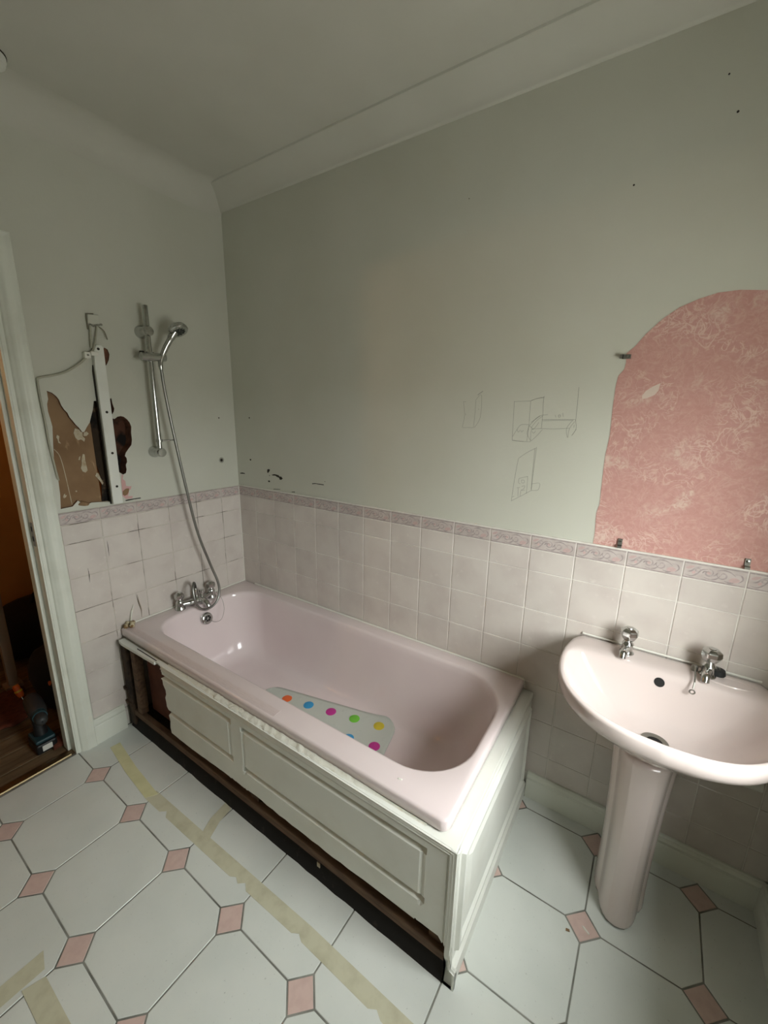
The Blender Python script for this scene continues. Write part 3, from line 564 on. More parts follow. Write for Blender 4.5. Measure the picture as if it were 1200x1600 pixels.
# ------------------------------------------------------------------ timber carcass, ledge and panels
PYF,PXE=-.722,1.700; LZ=.468
carc=empty('bath_cradle_frame',(.85,-.70,0)); tag(carc,'rough timber frame behind the broken bath panel','timber frame')
MB().box((.015,-.712,.075),(1.675,-.688,.104)).build('bottom_rail',M['rawwood'],carc,bevel=.002)
MB().box((.02,-.698,.425),(1.675,-.672,.447)).build('top_rail',M['rawwood'],carc,bevel=.002)
MB().box((.088,-.708,.100),(.124,-.674,.428)).build('post',M['rawwood'],carc,bevel=.002)
MB().box((.880,-.698,.100),(.925,-.672,.428)).build('post',M['rawwood'],carc,bevel=.002)
MB().box((1.622,-.698,.100),(1.660,-.672,.428)).build('post',M['rawwood'],carc,bevel=.002)
MB().box((.012,-.716,.02),(.060,-.676,.445)).build('wall_stud',M['oldwood'],carc,bevel=.003)
MB().box((.004,-.722,.20),(.030,-.700,.215)).build('splinter',M['oldwood'],carc)
MB().box((.006,-.722,.135),(.060,-.705,.142)).build('splinter',M['oldwood'],carc)
MB().box((.13,-.66,.11),(.29,-.645,.43)).build('cross_board',mat('red_brown_board',(104,60,44),.9,noise=[(10,(80,44,32),.4,.7,4)]),carc)
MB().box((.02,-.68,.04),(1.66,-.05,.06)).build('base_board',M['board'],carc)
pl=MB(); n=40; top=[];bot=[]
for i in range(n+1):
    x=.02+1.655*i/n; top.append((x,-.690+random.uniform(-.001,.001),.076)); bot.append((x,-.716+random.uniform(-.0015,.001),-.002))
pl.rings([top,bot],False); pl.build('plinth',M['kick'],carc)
# scraps of old paint left on the plinth
for x,z in ((1.22,.045),): MB().box((x,-.709,z),(x+.012,-.706,z+.018)).build('paint_scrap',M['flake'],carc)
# ledge around the rim
ledge=empty('bath_ledge',(.85,PYF,LZ)); tag(ledge,'white painted ledge strip around the rim of the bath','ledge')
MB().poly([(.33,PYF+.006),(PXE-.010,PYF+.006),(PXE-.010,-.004),(BX1-.012,-.004),(BX1-.012,BY0+.012),(.33,BY0+.012)],[],fZ(LZ-.008),0,.008).build('ledge_board',M['white'],ledge,bevel=.001)
MB().poly([(.025,-.722),(.06,-.728),(.33,-.722),(.33,BY0+.012),(.03,BY0+.012)],[],fZ(LZ-.016),0,.014).build('ledge_strip',M['white'],ledge,bevel=.002)
MB().box((.17,-.712,LZ-.0015),(.36,-.7085,LZ-.0005)).build('split',M['black'],ledge)
cx_=MB(); rs=[]
n=120
for i in range(n+1):
    x=.40+1.20*i/n; tt=max(0,1-abs((x-.95)/.52)**3); w0=.004+.014*tt*random.uniform(.5,1); h0=.002+.006*tt*random.uniform(.3,1)
    y=BY0-.0005
    rs.append([(x,y+.004,LZ-.001),(x,y-.001,LZ+h0+.004),(x,y-w0*.5,LZ+h0),(x,y-w0,LZ+h0*.4),(x,y-w0-.002,LZ-.001)])
cx_.rings(rs,True,True,True); cx_.build('flaking_paint',M['crust'],ledge,smooth=70)
MB().tube([(.03,BY0-.001,LZ+.002),(.8,BY0-.001,LZ+.001),(1.60,BY0-.001,LZ+.001)],.0014,5).build('rim_line',M['boxline'],ledge)  # thin dull line along the joint of rim and ledge
# front panel: relief with V grooves round two fields and reeded edges
def saw(e,wd=.024,dep=.015):          # e: distance below the groove's upper edge; long face looks down
    if e<=0 or e>=wd: return 0
    return -dep*min(e/(wd*.75),(wd-e)/(wd*.25))
def groove(d,wd=.022,dep=.0065):
    a=abs(d); return -dep*(1-a/(wd/2)) if a<wd/2 else 0
def field(x,z,r,hw=.012):             # moulded groove round a field
    g=0
    if r[0]-hw<x<r[1]+hw:
        g=min(saw(r[3]+hw-z),saw(r[2]+hw-z))
    if r[2]-hw<z<r[3]+hw:
        g=min(g,groove(x-r[0],.018,.004),groove(x-r[1],.018,.004))
    return g
def sd(x,z,r):
    dx=max(r[0]-x,x-r[1]); dz=max(r[2]-z,z-r[3]); return max(dx,dz)
def relief(xs,zs,f,thick,fn,jag=None):
    xs,zs=sorted(set(round(a,5) for a in xs)),sorted(set(round(a,5) for a in zs)); nx,nz_=len(xs),len(zs); vs=[];fs=[]
    for x in xs:
        for z in zs:
            X,Z_=(jag(x,z) if jag else (x,z)); vs.append(fn(X,Z_,f(x,z)))
    b0=len(vs)
    for x in xs:
        for z in zs:
            X,Z_=(jag(x,z) if jag else (x,z)); vs.append(fn(X,Z_,-thick))
    for i in range(nx-1):
        for j in range(nz_-1):
            q=(i*nz_+j,(i+1)*nz_+j,(i+1)*nz_+j+1,i*nz_+j+1); fs.append(q); fs.append(tuple(b0+k for k in q[::-1]))
    edge=[i*nz_ for i in range(nx)]+[(nx-1)*nz_+j for j in range(1,nz_)]+[i*nz_+nz_-1 for i in range(nx-2,-1,-1)]+[j for j in range(nz_-2,0,-1)]
    for a,c in zip(edge,edge[1:]+edge[:1]): fs.append((a,c,b0+c,b0+a))
    return MB().add(vs,fs)
FR=[(.20,.812,.252,.414),(.888,1.602,.243,.410)]
X0,X1,Z0,Z1=.368,PXE-.006,.156,LZ-.001
def reed(e):
    if e>.0245: return 0
    return .003*(1 if (e%.0082)<.0055 else -1.0)
def ff(x,z):
    g_=min(field(x,z,r) for r in FR); return g_+reed(min(Z1-z,X1-x))
xs=[X0,X1]+[X0+.03*i for i in range(int((X1-X0)/.03))]; zs=[Z0,Z1]+[Z0+.02*i for i in range(14)]
for r in FR:
    for e in r[:2]: xs+= [e+d for d in (-.0121,-.012,-.009,0,.009,.012,.0121)]
    for e in r[2:]: zs+= [e+d for d in (-.012,-.006,.012)]
for kk in range(4):
    for d in (0,.0001): zs.append(Z1-.0082*kk-d); xs.append(X1-.0082*kk-d)
    for d in (.0055,.0056): zs.append(Z1-.0082*kk-d) if kk<3 else None; xs.append(X1-.0082*kk-d) if kk<3 else None
xs=[x for x in xs if X0<=x<=X1]; zs=[z for z in zs if Z0<=z<=Z1]
rnd=random.Random(3)
jz={}
def jag(x,z):
    X,Z_=x,z
    if x<X0+.001:
        kz=round(z,4); jz.setdefault(kz,rnd.uniform(-.008,.008)); X=x+jz[kz]+.035*(Z1-z)/(Z1-Z0)+(.0 if z>.42 else .006*math.sin(z*60))
    if z<Z0+.001: Z_=z+.004*math.sin(x*9)+rnd.uniform(-.0025,.0025)+ (-.004 if x<.9 else 0) + (-.012 if x>1.66 else 0)
    return X,Z_
pf=empty('bath_front_panel',(1.0,PYF,Z0)); tag(pf,'white moulded front bath panel broken off along bottom and left','bath panel')
relief(xs,zs,ff,.018,fB(PYF+.004),jag).build('panel_board',M['white'],pf)
MB().box((1.40,-.7145,.150),(1.585,-.711,.166)).build('loose_sliver',M['white'],pf)
# end panel
pe=empty('bath_end_panel',(PXE,-.36,0)); tag(pe,'white moulded end bath panel facing the basin','bath panel')
Y0,Y1=PYF+.002,-.006
ER=(Y0+.040,Y1-.030,.085,LZ-.040)
def ramp(d,a,b,h0,h1): return h0+(h1-h0)*min(1,max(0,(d-a)/(b-a)))
def fe(y,z):
    d=-sd(y,z,ER)                       # distance inside the moulded frame
    if d<=0: h=0
    elif d<.024: h=ramp(d,0,.005,0,.011)-ramp(d,.017,.024,0,.008)
    else: h=.003+ramp(d,.046,.062,0,.006)
    if z<.062: h=max(h,ramp(.062-z,0,.006,0,.014))
    return h+reed(min(LZ-.001-z,y-Y0))
ys=[Y0,Y1]+[Y0+.05*i for i in range(15)]; zs2=[.0,LZ-.001,.062,.056]+[.04*i for i in range(12)]
for e,s_ in ((ER[0],1),(ER[1],-1)): ys+=[e+s_*d for d in (0,.005,.017,.024,.046,.062)]
for e,s_ in ((ER[2],1),(ER[3],-1)): zs2+=[e+s_*d for d in (0,.005,.017,.024,.046,.062)]
for kk in range(4):
    for d in (0,.0001,.0055,.0056): zs2.append(LZ-.001-.0082*kk-d); ys.append(Y0+.0082*kk+d)
ys=[y for y in ys if Y0<=y<=Y1]; zs2=[z for z in zs2 if 0<=z<=LZ-.001]
def jag2(y,z):
    return (y+(.010*math.sin(z*40)+.012 if (y<Y0+.001 and z<.15) else 0),z)
relief(ys,zs2,fe,.014,fA(PXE-.008),jag2).build('panel_board',M['white'],pe)
MB().box((PXE-.022,PYF+.0025,.12),(PXE-.0065,PYF+.022,LZ-.0005)).build('corner_post',M['white'],pe,bevel=.0015)
# ------------------------------------------------------------------ basin and pedestal
BCX,BRZ=2.066,.765
def bo(P,n=6,back=14):
    """outline from right half control points (u>=0, v) back corner -> front ; returns closed list"""
    half=catmull([(u,v,0) for u,v in P],n); R=[(p.x,p.y) for p in half]; L=[(-u,v) for u,v in R[::-1][1:]]
    b0,b1=L[-1],R[0]; B_=[(b0[0]+(b1[0]-b0[0])*i/back,b0[1]+(b1[1]-b0[1])*i/back) for i in range(1,back)]
    return R+L+B_
OUT=bo([(.236,.004),(.258,.045),(.270,.12),(.272,.20),(.258,.285),(.222,.360),(.160,.420),(.085,.452),(0,.462)])
INN=bo([(.175,.110),(.222,.118),(.250,.155),(.252,.21),(.238,.285),(.204,.350),(.147,.402),(.078,.430),(0,.438)])
def bpt(P,z): return [(BCX+u,-v,z) for u,v in P]
def lerp(P,Q,t): return [(a[0]+(b_[0]-a[0])*t,a[1]+(b_[1]-a[1])*t) for a,b_ in zip(P,Q)]
def sc_(P,s,c=(0,.235)): return [(c[0]+(u-c[0])*s,c[1]+(v-c[1])*s) for u,v in P]
basin=empty('wash_basin',(BCX,-.2,0)); tag(basin,'pale pink ceramic pedestal wash basin below the wallpaper patch','wash basin')
NB=len(OUT); CI=[(.038*math.cos(2*math.pi*i/NB),.0) for i in range(NB)]
dr=[(0.0,.235)]*NB
def radial(r,c=(0,.235)):
    o=[]
    for u,v in INN:
        a=math.atan2(v-c[1],u-c[0]); o.append((c[0]+r*math.cos(a),c[1]+r*math.sin(a)))
    return o
FLOORR=radial(.030,(0,.241))
UND=[(u*.30 if True else u,.06+(v)*.56) for u,v in OUT]
rs=[]
rs.append(bpt([(u*.42,.03+v*.58) for u,v in OUT],.592))
rs.append(bpt([(u*.52,.022+v*.66) for u,v in OUT],.612))
rs.append(bpt([(u*.68,.012+v*.78) for u,v in OUT],.645))
rs.append(bpt([(u*.82,.004+v*.885) for u,v in OUT],.680))
rs.append(bpt([(u*.925,v*.955) for u,v in OUT],.705))
rs.append(bpt([(u*.975,v*.985) for u,v in OUT],.718))
rs.append(bpt([(u*.993,v*.997) for u,v in OUT],.730))
rs.append(bpt(OUT,.745)); rs.append(bpt([(u*.997,v*.998) for u,v in OUT],.757))
rs.append(bpt(lerp(OUT,INN,.14),.7640)); rs.append(bpt(lerp(OUT,INN,.35),.7655)); rs.append(bpt(lerp(OUT,INN,.70),.7650)); rs.append(bpt(lerp(OUT,INN,.90),.7630)); rs.append(bpt(INN,.7575))
for t,z in ((.05,.742),(.11,.725),(.18,.706),(.27,.684),(.38,.662),(.50,.646),(.64,.628),(.80,.622),(1,.616)): rs.append(bpt(lerp(INN,FLOORR,t),z))
bw=MB().rings(rs,True,True,False); bwl=bw.build('bowl',M['ceramic'],basin,smooth=70)
# soap dish recess lip, waste, overflow
BV2=BVHTree.FromPolygons([Vector(p) for p in bw.v],bw.f)
wsh=MB().lathe([(.034,.0),(.034,.004),(.028,.0055),(.020,.003),(.0195,-.006),(0,-.006)],(BCX,-.241,.616),(0,0,1),28).build('waste_ring',M['steel'],basin,smooth=40)
MB().lathe([(.020,.0),(.019,.0035),(0,.0036)],(BCX,-.241,.616),(0,0,1),20).build('waste_hole',M['black'],wsh)
hit=BV2.ray_cast(Vector((1.95624,-1.46681,1.4944)),(Vector((2.0615,-.096,.72))-Vector((1.95624,-1.46681,1.4944))).normalized())
hp,hn=hit[0],hit[1]
if hn.dot(Vector((0,-1,1)))<0: hn=-hn
MB().lathe([(.0135,-.001),(.0135,.0008),(.011,.0010),(0,.0008)],hp,hn,22).build('overflow_hole',M['black'],basin)
dish=[(BCX+.155+.062*math.cos(a*math.pi/12)*(1.0),-.062-.026*math.sin(a*math.pi/12)) for a in range(24)]
MB().rings([[(x,y,.7640) for x,y in dish],[(BCX+.155+(x-BCX-.155)*.94,-.062+(y+.062)*.90,.7672) for x,y in dish],[(BCX+.155+(x-BCX-.155)*.86,-.062+(y+.062)*.78,.7660) for x,y in dish],[(BCX+.155+(x-BCX-.155)*.76,-.062+(y+.062)*.62,.7630) for x,y in dish]],True,False,True).build('soap_recess',M['ceramic'],basin,smooth=70)
MB().tube([(BCX-.235,-.006,.766),(BCX,-.006,.766),(BCX+.235,-.006,.766)],.0034,6).build('sealant',M['seal'],basin)
# pedestal
PP=[(0,.325),(.034,.317),(.055,.292),(.064,.262),(.068,.238),(.080,.228),(.088,.205),(.090,.15),(.088,.085),(.084,.05)]
def ped(s,sy,yc=.19):
    h=[(u*s,yc+(v-yc)*sy) for u,v in PP]; L=[(-u,v) for u,v in h[::-1][:-1]]
    return h+L
ring=lambda s,sy,z,dy=0:[(BCX-.012+u,-(v+dy),z) for u,v in ped(s,sy)]
pd=MB().rings([ring(.80,.94,.0),ring(.80,.94,.012),ring(.785,.92,.03),ring(.77,.90,.10),ring(.79,.91,.25),ring(.85,.95,.42),ring(.93,1.0,.53),ring(.98,1.03,.585),ring(.99,1.03,.603)],True,True,True).build('pedestal',M['ceramic'],basin,smooth=35,sub=1)
gs=MB().rings([[(x,y,.0) for x,y,z in ring(.815,.95,0)],[(x,y,.003) for x,y,z in ring(.805,.945,0)]],True,True,True).build('base_sealant',M['fgrout'],basin,sub=1)
# basin taps
def tap(x,y,name,label,turn):
    t=empty(name,(x,y,BRZ)); tag(t,label,'tap','chrome basin taps'); z=BRZ-.001
    MB().lathe([(.021,0),(.021,.004),(.017,.008),(.0155,.014),(.015,.030),(.017,.033),(.013,.040),(.010,.043),(.010,.047)],(x,y,z),(0,0,1),24).build('body',M['chrome'],t,smooth=40)
    MB().tube(catmull([(x,y,z+.017),(x-.004,y-.020,z+.020),(x-.008,y-.042,z+.017),(x-.009,y-.050,z+.004)],5),[.012]*6+[.0115]*5+[.0105]*5,14).build('spout',M['chrome'],t,smooth=50)
    h=MB()
    prof_=[(.010,.043),(.020,.052),(.0265,.066),(.0255,.080),(.015,.087),(.0,.088)]
    for r_,q in ((1,0),): h.lathe(prof_,(x,y,z),(0,0,1),7,ref=(math.cos(turn),math.sin(turn),0))
    hd=h.build('handle',M['chrome'],t,bevel=.0025)
    MB().lathe([(.009,.0),(.009,.0015),(0,.0018)],(x,y,z+.0875),(0,0,1),14).build('cap',M['chrome'],hd)
    return t
tap(1.966,-.055,'basin_tap','left chrome basin tap with faceted head',.3)
tap(2.172,-.055,'basin_tap','right chrome basin tap beside the soap recess',.7)
# chain stay beside the right tap, black plug behind it
cs=empty('chain_stay',(2.142,-.05,BRZ)); tag(cs,'small steel chain stay hanging by the right basin tap','chain stay')
MB().lathe([(.009,0),(.009,.012),(.006,.018),(0,.019)],(2.142,-.045,BRZ-.001),(0,0,1),12).build('stud',M['steel'],cs,smooth=40)
MB().tube([(2.142,-.050,BRZ+.016),(2.141,-.090,BRZ+.010),(2.139,-.122,BRZ+.002),(2.137,-.134,BRZ-.012)],.0024,6).build('rod',M['steel'],cs)
MB().tube([(2.136+.006*math.cos(a*math.pi/6),-.138,BRZ-.020+.006*math.sin(a*math.pi/6)) for a in range(12)],.002,6,closed=True).build('ring',M['steel'],cs)
bp_=empty('basin_plug',(2.198,-.034,BRZ)); tag(bp_,'black rubber plug resting behind the right basin tap','plug')
MB().lathe([(.019,0),(.0195,.004),(.017,.016),(.014,.017),(0,.015)],(2.198,-.030,BRZ-.0005),(0,0,1),20).build('stopper',M['rubber'],bp_,smooth=40)
MB().tube([(2.198-.004,-.030,BRZ+.015),(2.198-.003,-.030,BRZ+.021),(2.198+.003,-.030,BRZ+.021),(2.198+.004,-.030,BRZ+.015)],.0014,6).build('loop',M['steel'],bp_)
# white waste pipe under the basin
wp=empty('waste_pipe',(2.30,-.03,.45)); tag(wp,'white plastic waste pipe low on the wall under the basin','pipe')
MB().tube([(2.20,-.035,.452),(2.30,-.035,.454),(2.352,-.035,.456)],.016,14).build('pipe',M['white'],wp,smooth=50)
MB().lathe([(.020,0),(.020,.03),(.016,.032)],(2.2,-.035,.452),(1,0,0),16).build('collar',M['white'],wp,smooth=40)
MB().tube([(2.335,-.035,.456),(2.335,.0,.456)],.014,12).build('wall_bracket',M['white'],wp)
# mirror clips left on the long wall
def clip_(u,v,ang,label):
    t=empty('mirror_clip',(u,0,v)); tag(t,label,'mirror clip','steel mirror clips'); ca,sa=math.cos(ang),math.sin(ang)
    R=lambda a,b_,d:(u+a*ca-b_*sa,-d,v+a*sa+b_*ca)
    b1=MB()
    for a0,a1,c0,c1,d0,d1 in ((-.005,.014,-.006,.006,-.008,.000),(-.007,-.005,-.006,.006,-.008,.010)):
        b1.add([R(a,b_,d) for d in (d0,d1) for a,b_ in ((a0,c0),(a1,c0),(a1,c1),(a0,c1))],[(0,1,2,3),(4,5,6,7),(0,1,5,4),(1,2,6,5),(2,3,7,6),(3,0,4,7)])
    b1.build('plate',M['steel'],t)
    b2=MB(); b2.add([R(a,b_,d) for d in (.0085,.010) for a,b_ in ((-.014,-.006),(-.005,-.006),(-.005,.006),(-.014,.006))],[(0,1,2,3),(4,5,6,7),(0,1,5,4),(1,2,6,5),(2,3,7,6),(3,0,4,7)])
    b2.build('lip',M['steel'],t)
    b3=MB(); b3.lathe([(.004,0),(.004,.0015),(0,.002)],R(.007,0,0.0),(0,-1,0),10); b3.build('screw',M['chrome'],t)
clip_(1.838,1.671,0,'steel mirror clip at the left edge of the wallpaper arch')
clip_(1.899,1.104,math.pi/2,'dark mirror clip on the border tiles above the left basin tap')
clip_(2.212,1.104,math.pi/2,'shiny mirror clip on the border tiles near the right frame edge')
# ------------------------------------------------------------------ shower
RYY=-.451; RXX=.052
sr=empty('shower_rail',(0,RYY,1.30)); tag(sr,'chrome shower riser rail fixed beside the torn plaster','shower rail')
MB().tube([(RXX,RYY+.001,1.925),(RXX,RYY,1.6),(RXX,RYY-.001,1.30)],.0105,16).build('rail',M['chrome'],sr,smooth=50)
def bracket(z,cap=True):
    b_=MB().lathe([(.026,-.006),(.026,.004),(.023,.010),(.021,.020),(.0205,.052),(.0205,.066),(.018,.070),(0,.071)],(0,RYY,z),(1,0,0),24)
    return b_.build('bracket',M['chrome'],sr,smooth=40)
bracket(1.822); bracket(1.303)
MB().tube([(.074,-.500,1.713),(.074,-.44,1.716),(.074,-.398,1.719)],.0175,18).build('slider',M['chrome'],sr,smooth=40)
MB().tube([(RXX,RYY,1.698),(RXX,RYY,1.737)],.0185,18).build('slider_collar',M['chrome'],sr,smooth=40)
MB().lathe([(.010,0),(.010,.012),(0,.013)],(RXX+.005,-.487,1.725),(0,0,1),12).build('lock_knob',M['rubber'],sr,smooth=40)
MB().tube([(RXX,RYY,1.350),(RXX,RYY,1.362)],.0145,16).tube([(RXX+.006,RYY+.010,1.356),(RXX+.014,RYY+.045,1.357)],.0035,8).tube([(RXX+.014+.012*math.cos(a*math.pi/6)*.9,RYY+.056+.012*math.sin(a*math.pi/6),1.357) for a in range(12)],.0028,6,closed=True).build('hose_ring',M['chrome'],sr,smooth=50)
hs=empty('shower_handset',(.08,-.41,1.72)); tag(hs,'chrome hand shower head held in the rail slider','shower head')
MB().tube(catmull([(.080,-.424,1.695),(.082,-.414,1.722),(.090,-.400,1.757),(.104,-.378,1.802),(.114,-.364,1.828)],5),[.0105]*3+[.0115]*6+[.0125]*6+[.015]*6,14).build('handle',M['chrome'],hs,smooth=50)
hd_o=Vector((.118,-.352,1.838)); hd_a=Vector((.50,.12,-.86)).normalized()
hh=MB().lathe([(.0,-.024),(.020,-.022),(.037,-.012),(.043,.0),(.043,.008),(.039,.012),(.036,.012)],hd_o,hd_a,30).build('head',M['chrome'],hs,smooth=40)
MB().lathe([(.0365,.009),(.0365,.0118),(.0,.0125)],hd_o,hd_a,28).build('spray_plate',M['greypl'],hh)
nzb=MB(); e1=hd_a.orthogonal().normalized(); e2=hd_a.cross(e1)
for r_,n in ((.014,6),(.026,12)):
    for i in range(n):
        a=2*math.pi*i/n; nzb.lathe([(.0028,0),(.0022,.003),(0,.0032)],hd_o+hd_a*.012+(e1*math.cos(a)+e2*math.sin(a))*r_,hd_a,6)
nzb.build('nozzles',M['chrome'],hh)
# hose
hp_=[(.080,-.424,1.695),(.079,-.422,1.66),(.078,-.416,1.573),(.080,-.395,1.38),(.082,-.363,1.135),(.086,-.328,.903),(.098,-.281,.718),(.118,-.258,.615),(.128,-.262,.552),(.134,-.294,.508),(.134,-.352,.497),(.130,-.392,.535),(.115,-.397,.602),(.095,-.380,.640),(.070,-.359,.625),(.052,-.346,.595),(.050,-.345,.575)]
ho=empty('shower_hose',(.05,-.345,.585)); tag(ho,'long flexible chrome shower hose looping down to the bath mixer','shower hose')
hc_=catmull(hp_,10)
# resample evenly for the ribs
L=[0]
for a,b_ in zip(hc_[:-1],hc_[1:]): L.append(L[-1]+(b_-a).length)
def at_len(s):
    for i in range(len(L)-1):
        if L[i+1]>=s: t=(s-L[i])/(L[i+1]-L[i]+1e-9); return hc_[i].lerp(hc_[i+1],t)
    return hc_[-1]
NN=int(L[-1]/.0026); MB().tube([at_len(L[-1]*i/NN) for i in range(NN+1)],[.0068 if i%2 else .0058 for i in range(NN+1)],8).build('hose_tube',M['hose'],ho,smooth=80)
MB().lathe([(.009,0),(.010,.006),(.010,.022),(.0075,.034)],at_len(0)+Vector((0,0,.004)),(0,0,-1),14).build('hose_nut',M['chrome'],ho,smooth=40)
MB().lathe([(.010,0),(.0105,.014),(.0075,.024)],(.050,-.345,.567),(0,0,1),14).build('hose_nut',M['chrome'],ho,smooth=40)
# bath mixer tap
mx_=empty('bath_mixer_tap',(.05,-.34,BH)); tag(mx_,'chrome bath mixer tap with two handles on the bath rim','mixer tap')
for y in (-.435,-.258):
    MB().lathe([(.025,-.004),(.025,.005),(.021,.010),(.019,.026),(.019,.040),(.016,.046),(.012,.052)],(.050,y,BH),(0,0,1),24).build('pillar',M['chrome'],mx_,smooth=40)
    h=MB().lathe([(.010,.050),(.021,.058),(.0245,.070),(.0235,.082),(.014,.089),(0,.090)],(.050,y,BH),(0,0,1),7).build('handle',M['chrome'],mx_,bevel=.0025)
    MB().lathe([(.008,.0),(.008,.002),(0,.0022)],(.050,y,BH+.0895),(0,0,1),12).build('cap',M['chrome'],h)
MB().tube(catmull([(.050,-.435,BH+.024),(.058,-.40,BH+.022),(.066,-.347,BH+.020),(.058,-.294,BH+.022),(.050,-.258,BH+.024)],5),[.013,.0135,.014,.0145,.015,.016,.017,.018,.019,.020,.020,.020,.019,.018,.017,.016,.015,.0145,.014,.0135,.013],16).build('body',M['chrome'],mx_,smooth=50)
MB().tube(catmull([(.062,-.340,BH+.020),(.090,-.336,BH+.022),(.118,-.332,BH+.014),(.130,-.330,BH-.004)],5),[.018]*5+[.016]*5+[.014]*6,14).build('spout',M['chrome'],mx_,smooth=50)
MB().lathe([(.007,0),(.007,.018),(.013,.019),(.0135,.034),(.011,.037),(0,.037)],(.066,-.322,BH+.034),(0,0,1),18).build('diverter_knob',M['chrome'],mx_,smooth=40)
MB().tube([(.050,-.345,BH+.03),(.050,-.345,BH+.062)],.010,14).build('hose_outlet',M['chrome'],mx_,smooth=50)
# ------------------------------------------------------------------ batten, cable and wall box remains
bt=empty('timber_batten',(0,-.64,1.09)); tag(bt,'white painted vertical timber batten screwed over the torn plaster','batten')
pl_=[(-.661,1.090),(-.622,1.089),(-.6185,1.45),(-.617,1.735),(-.626,1.746),(-.644,1.742),(-.655,1.715),(-.658,1.66),(-.659,1.40)]
MB().poly(pl_,[],fA(-.006),0,.024).build('batten_strip',M['white'],bt,bevel=.003)
MB().poly([(-.6640,1.090),(-.6615,1.090),(-.6595,1.40),(-.6585,1.665),(-.662,1.640),(-.6625,1.40)],[],fA(-.006),0,.010).build('split_edge',M['scuff'],bt)
for y,z in ((-.638,1.728),(-.638,1.48),(-.638,1.31),(-.638,1.166)): MB().lathe([(.0052,0),(.0052,.0008),(0,.001)],(.018,y,z),(1,0,0),12).build('screw',M['scuff'],bt)
cb=empty('loose_cable',(0,-.75,1.6)); tag(cb,'loose grey cable running from the batten top to the door frame','cable')
P=[(.010,-.650,1.725),(.012,-.672,1.703),(.006,-.705,1.668),(.002,-.753,1.633),(-.001,-.796,1.615),(-.001,-.843,1.602),(-.001,-.850,1.588),(-.001,-.851,1.533),(-.002,-.848,1.439),(-.002,-.847,1.355),(-.003,-.842,1.281),(-.003,-.838,1.228),(-.012,-.834,1.215)]
MB().tube(catmull(P,8),.0042,8).build('cable_sheath',M['cable'],cb,smooth=60)
MB().tube(catmull([(.004,-.656,1.73),(.006,-.654,1.77),(.004,-.650,1.815)],6),.004,8).build('cable_core',M['cable'],cb,smooth=60)
MB().tube(catmull([(.006,-.652,1.725),(.008,-.640,1.76),(.004,-.626,1.815)],6),.003,8).build('cable_core',M['cable'],cb,smooth=60)
MB().tube(catmull([(.004,-.618,1.815),(.010,-.604,1.80),(.006,-.594,1.770)],6),.0022,6).build('cable_core',M['boxline'],cb,smooth=60)
tbk=empty('terminal_block',(0,-.665,1.70)); tag(tbk,'small white cable connector at the top of the batten','connector')
MB().box((-.006,-.690,1.688),(.020,-.668,1.712)).build('connector_body',M['seal'],tbk,bevel=.003)
MB().box((.0,-.668,1.700),(.024,-.640,1.716)).build('connector_arm',M['seal'],tbk,bevel=.003)
MB().lathe([(.004,0),(.004,.002),(0,.0022)],(.020,-.679,1.70),(1,0,0),10).build('screw',M['steel'],tbk)
wbx=empty('wall_box',(0,-.635,1.837)); tag(wbx,'small square plastered wall box above the loose cable','wall box')
MB().poly([(-.656,1.820),(-.616,1.824),(-.614,1.860),(-.654,1.856)],[],fA(-.006),0,.010).build('box_cover',M['paint'],wbx,bevel=.002)
MB().tube([(-.004,-.657,1.80),(-.003,-.658,1.84),(-.003,-.657,1.858),(-.003,-.63,1.862)],.0025,6).build('box_edge',M['boxline'],wbx)
MB().tube(catmull([(.004,-.655,1.822),(.007,-.64,1.815),(.006,-.625,1.82),(.005,-.606,1.826)],5),[.003+.002*((i*7)%3)/2 for i in range(16)],6).build('torn_edge',M['faint_grey'],wbx)
# ------------------------------------------------------------------ ceiling fitting
cf=empty('ceiling_pull_switch',(.135,-.90,CZ)); tag(cf,'round white fitting on the ceiling at the left frame edge','ceiling switch')
MB().lathe([(.052,.004),(.052,-.010),(.048,-.022),(.030,-.026),(0,-.027)],(.125,-.885,CZ-.002),(0,0,1),32).build('rose',M['white'],cf,smooth=40)
MB().lathe([(.0535,.003),(.0535,-.003),(.0525,-.003)],(.125,-.885,CZ-.001),(0,0,1),32).build('shadow_ring',M['scuff'],cf)  # dark-coloured ring standing in for the shadow line round the rose
MB().tube([(.125,-.885,CZ-.027),(.125,-.885,CZ-.05)],.004,8).build('cord_stub',M['white'],cf)
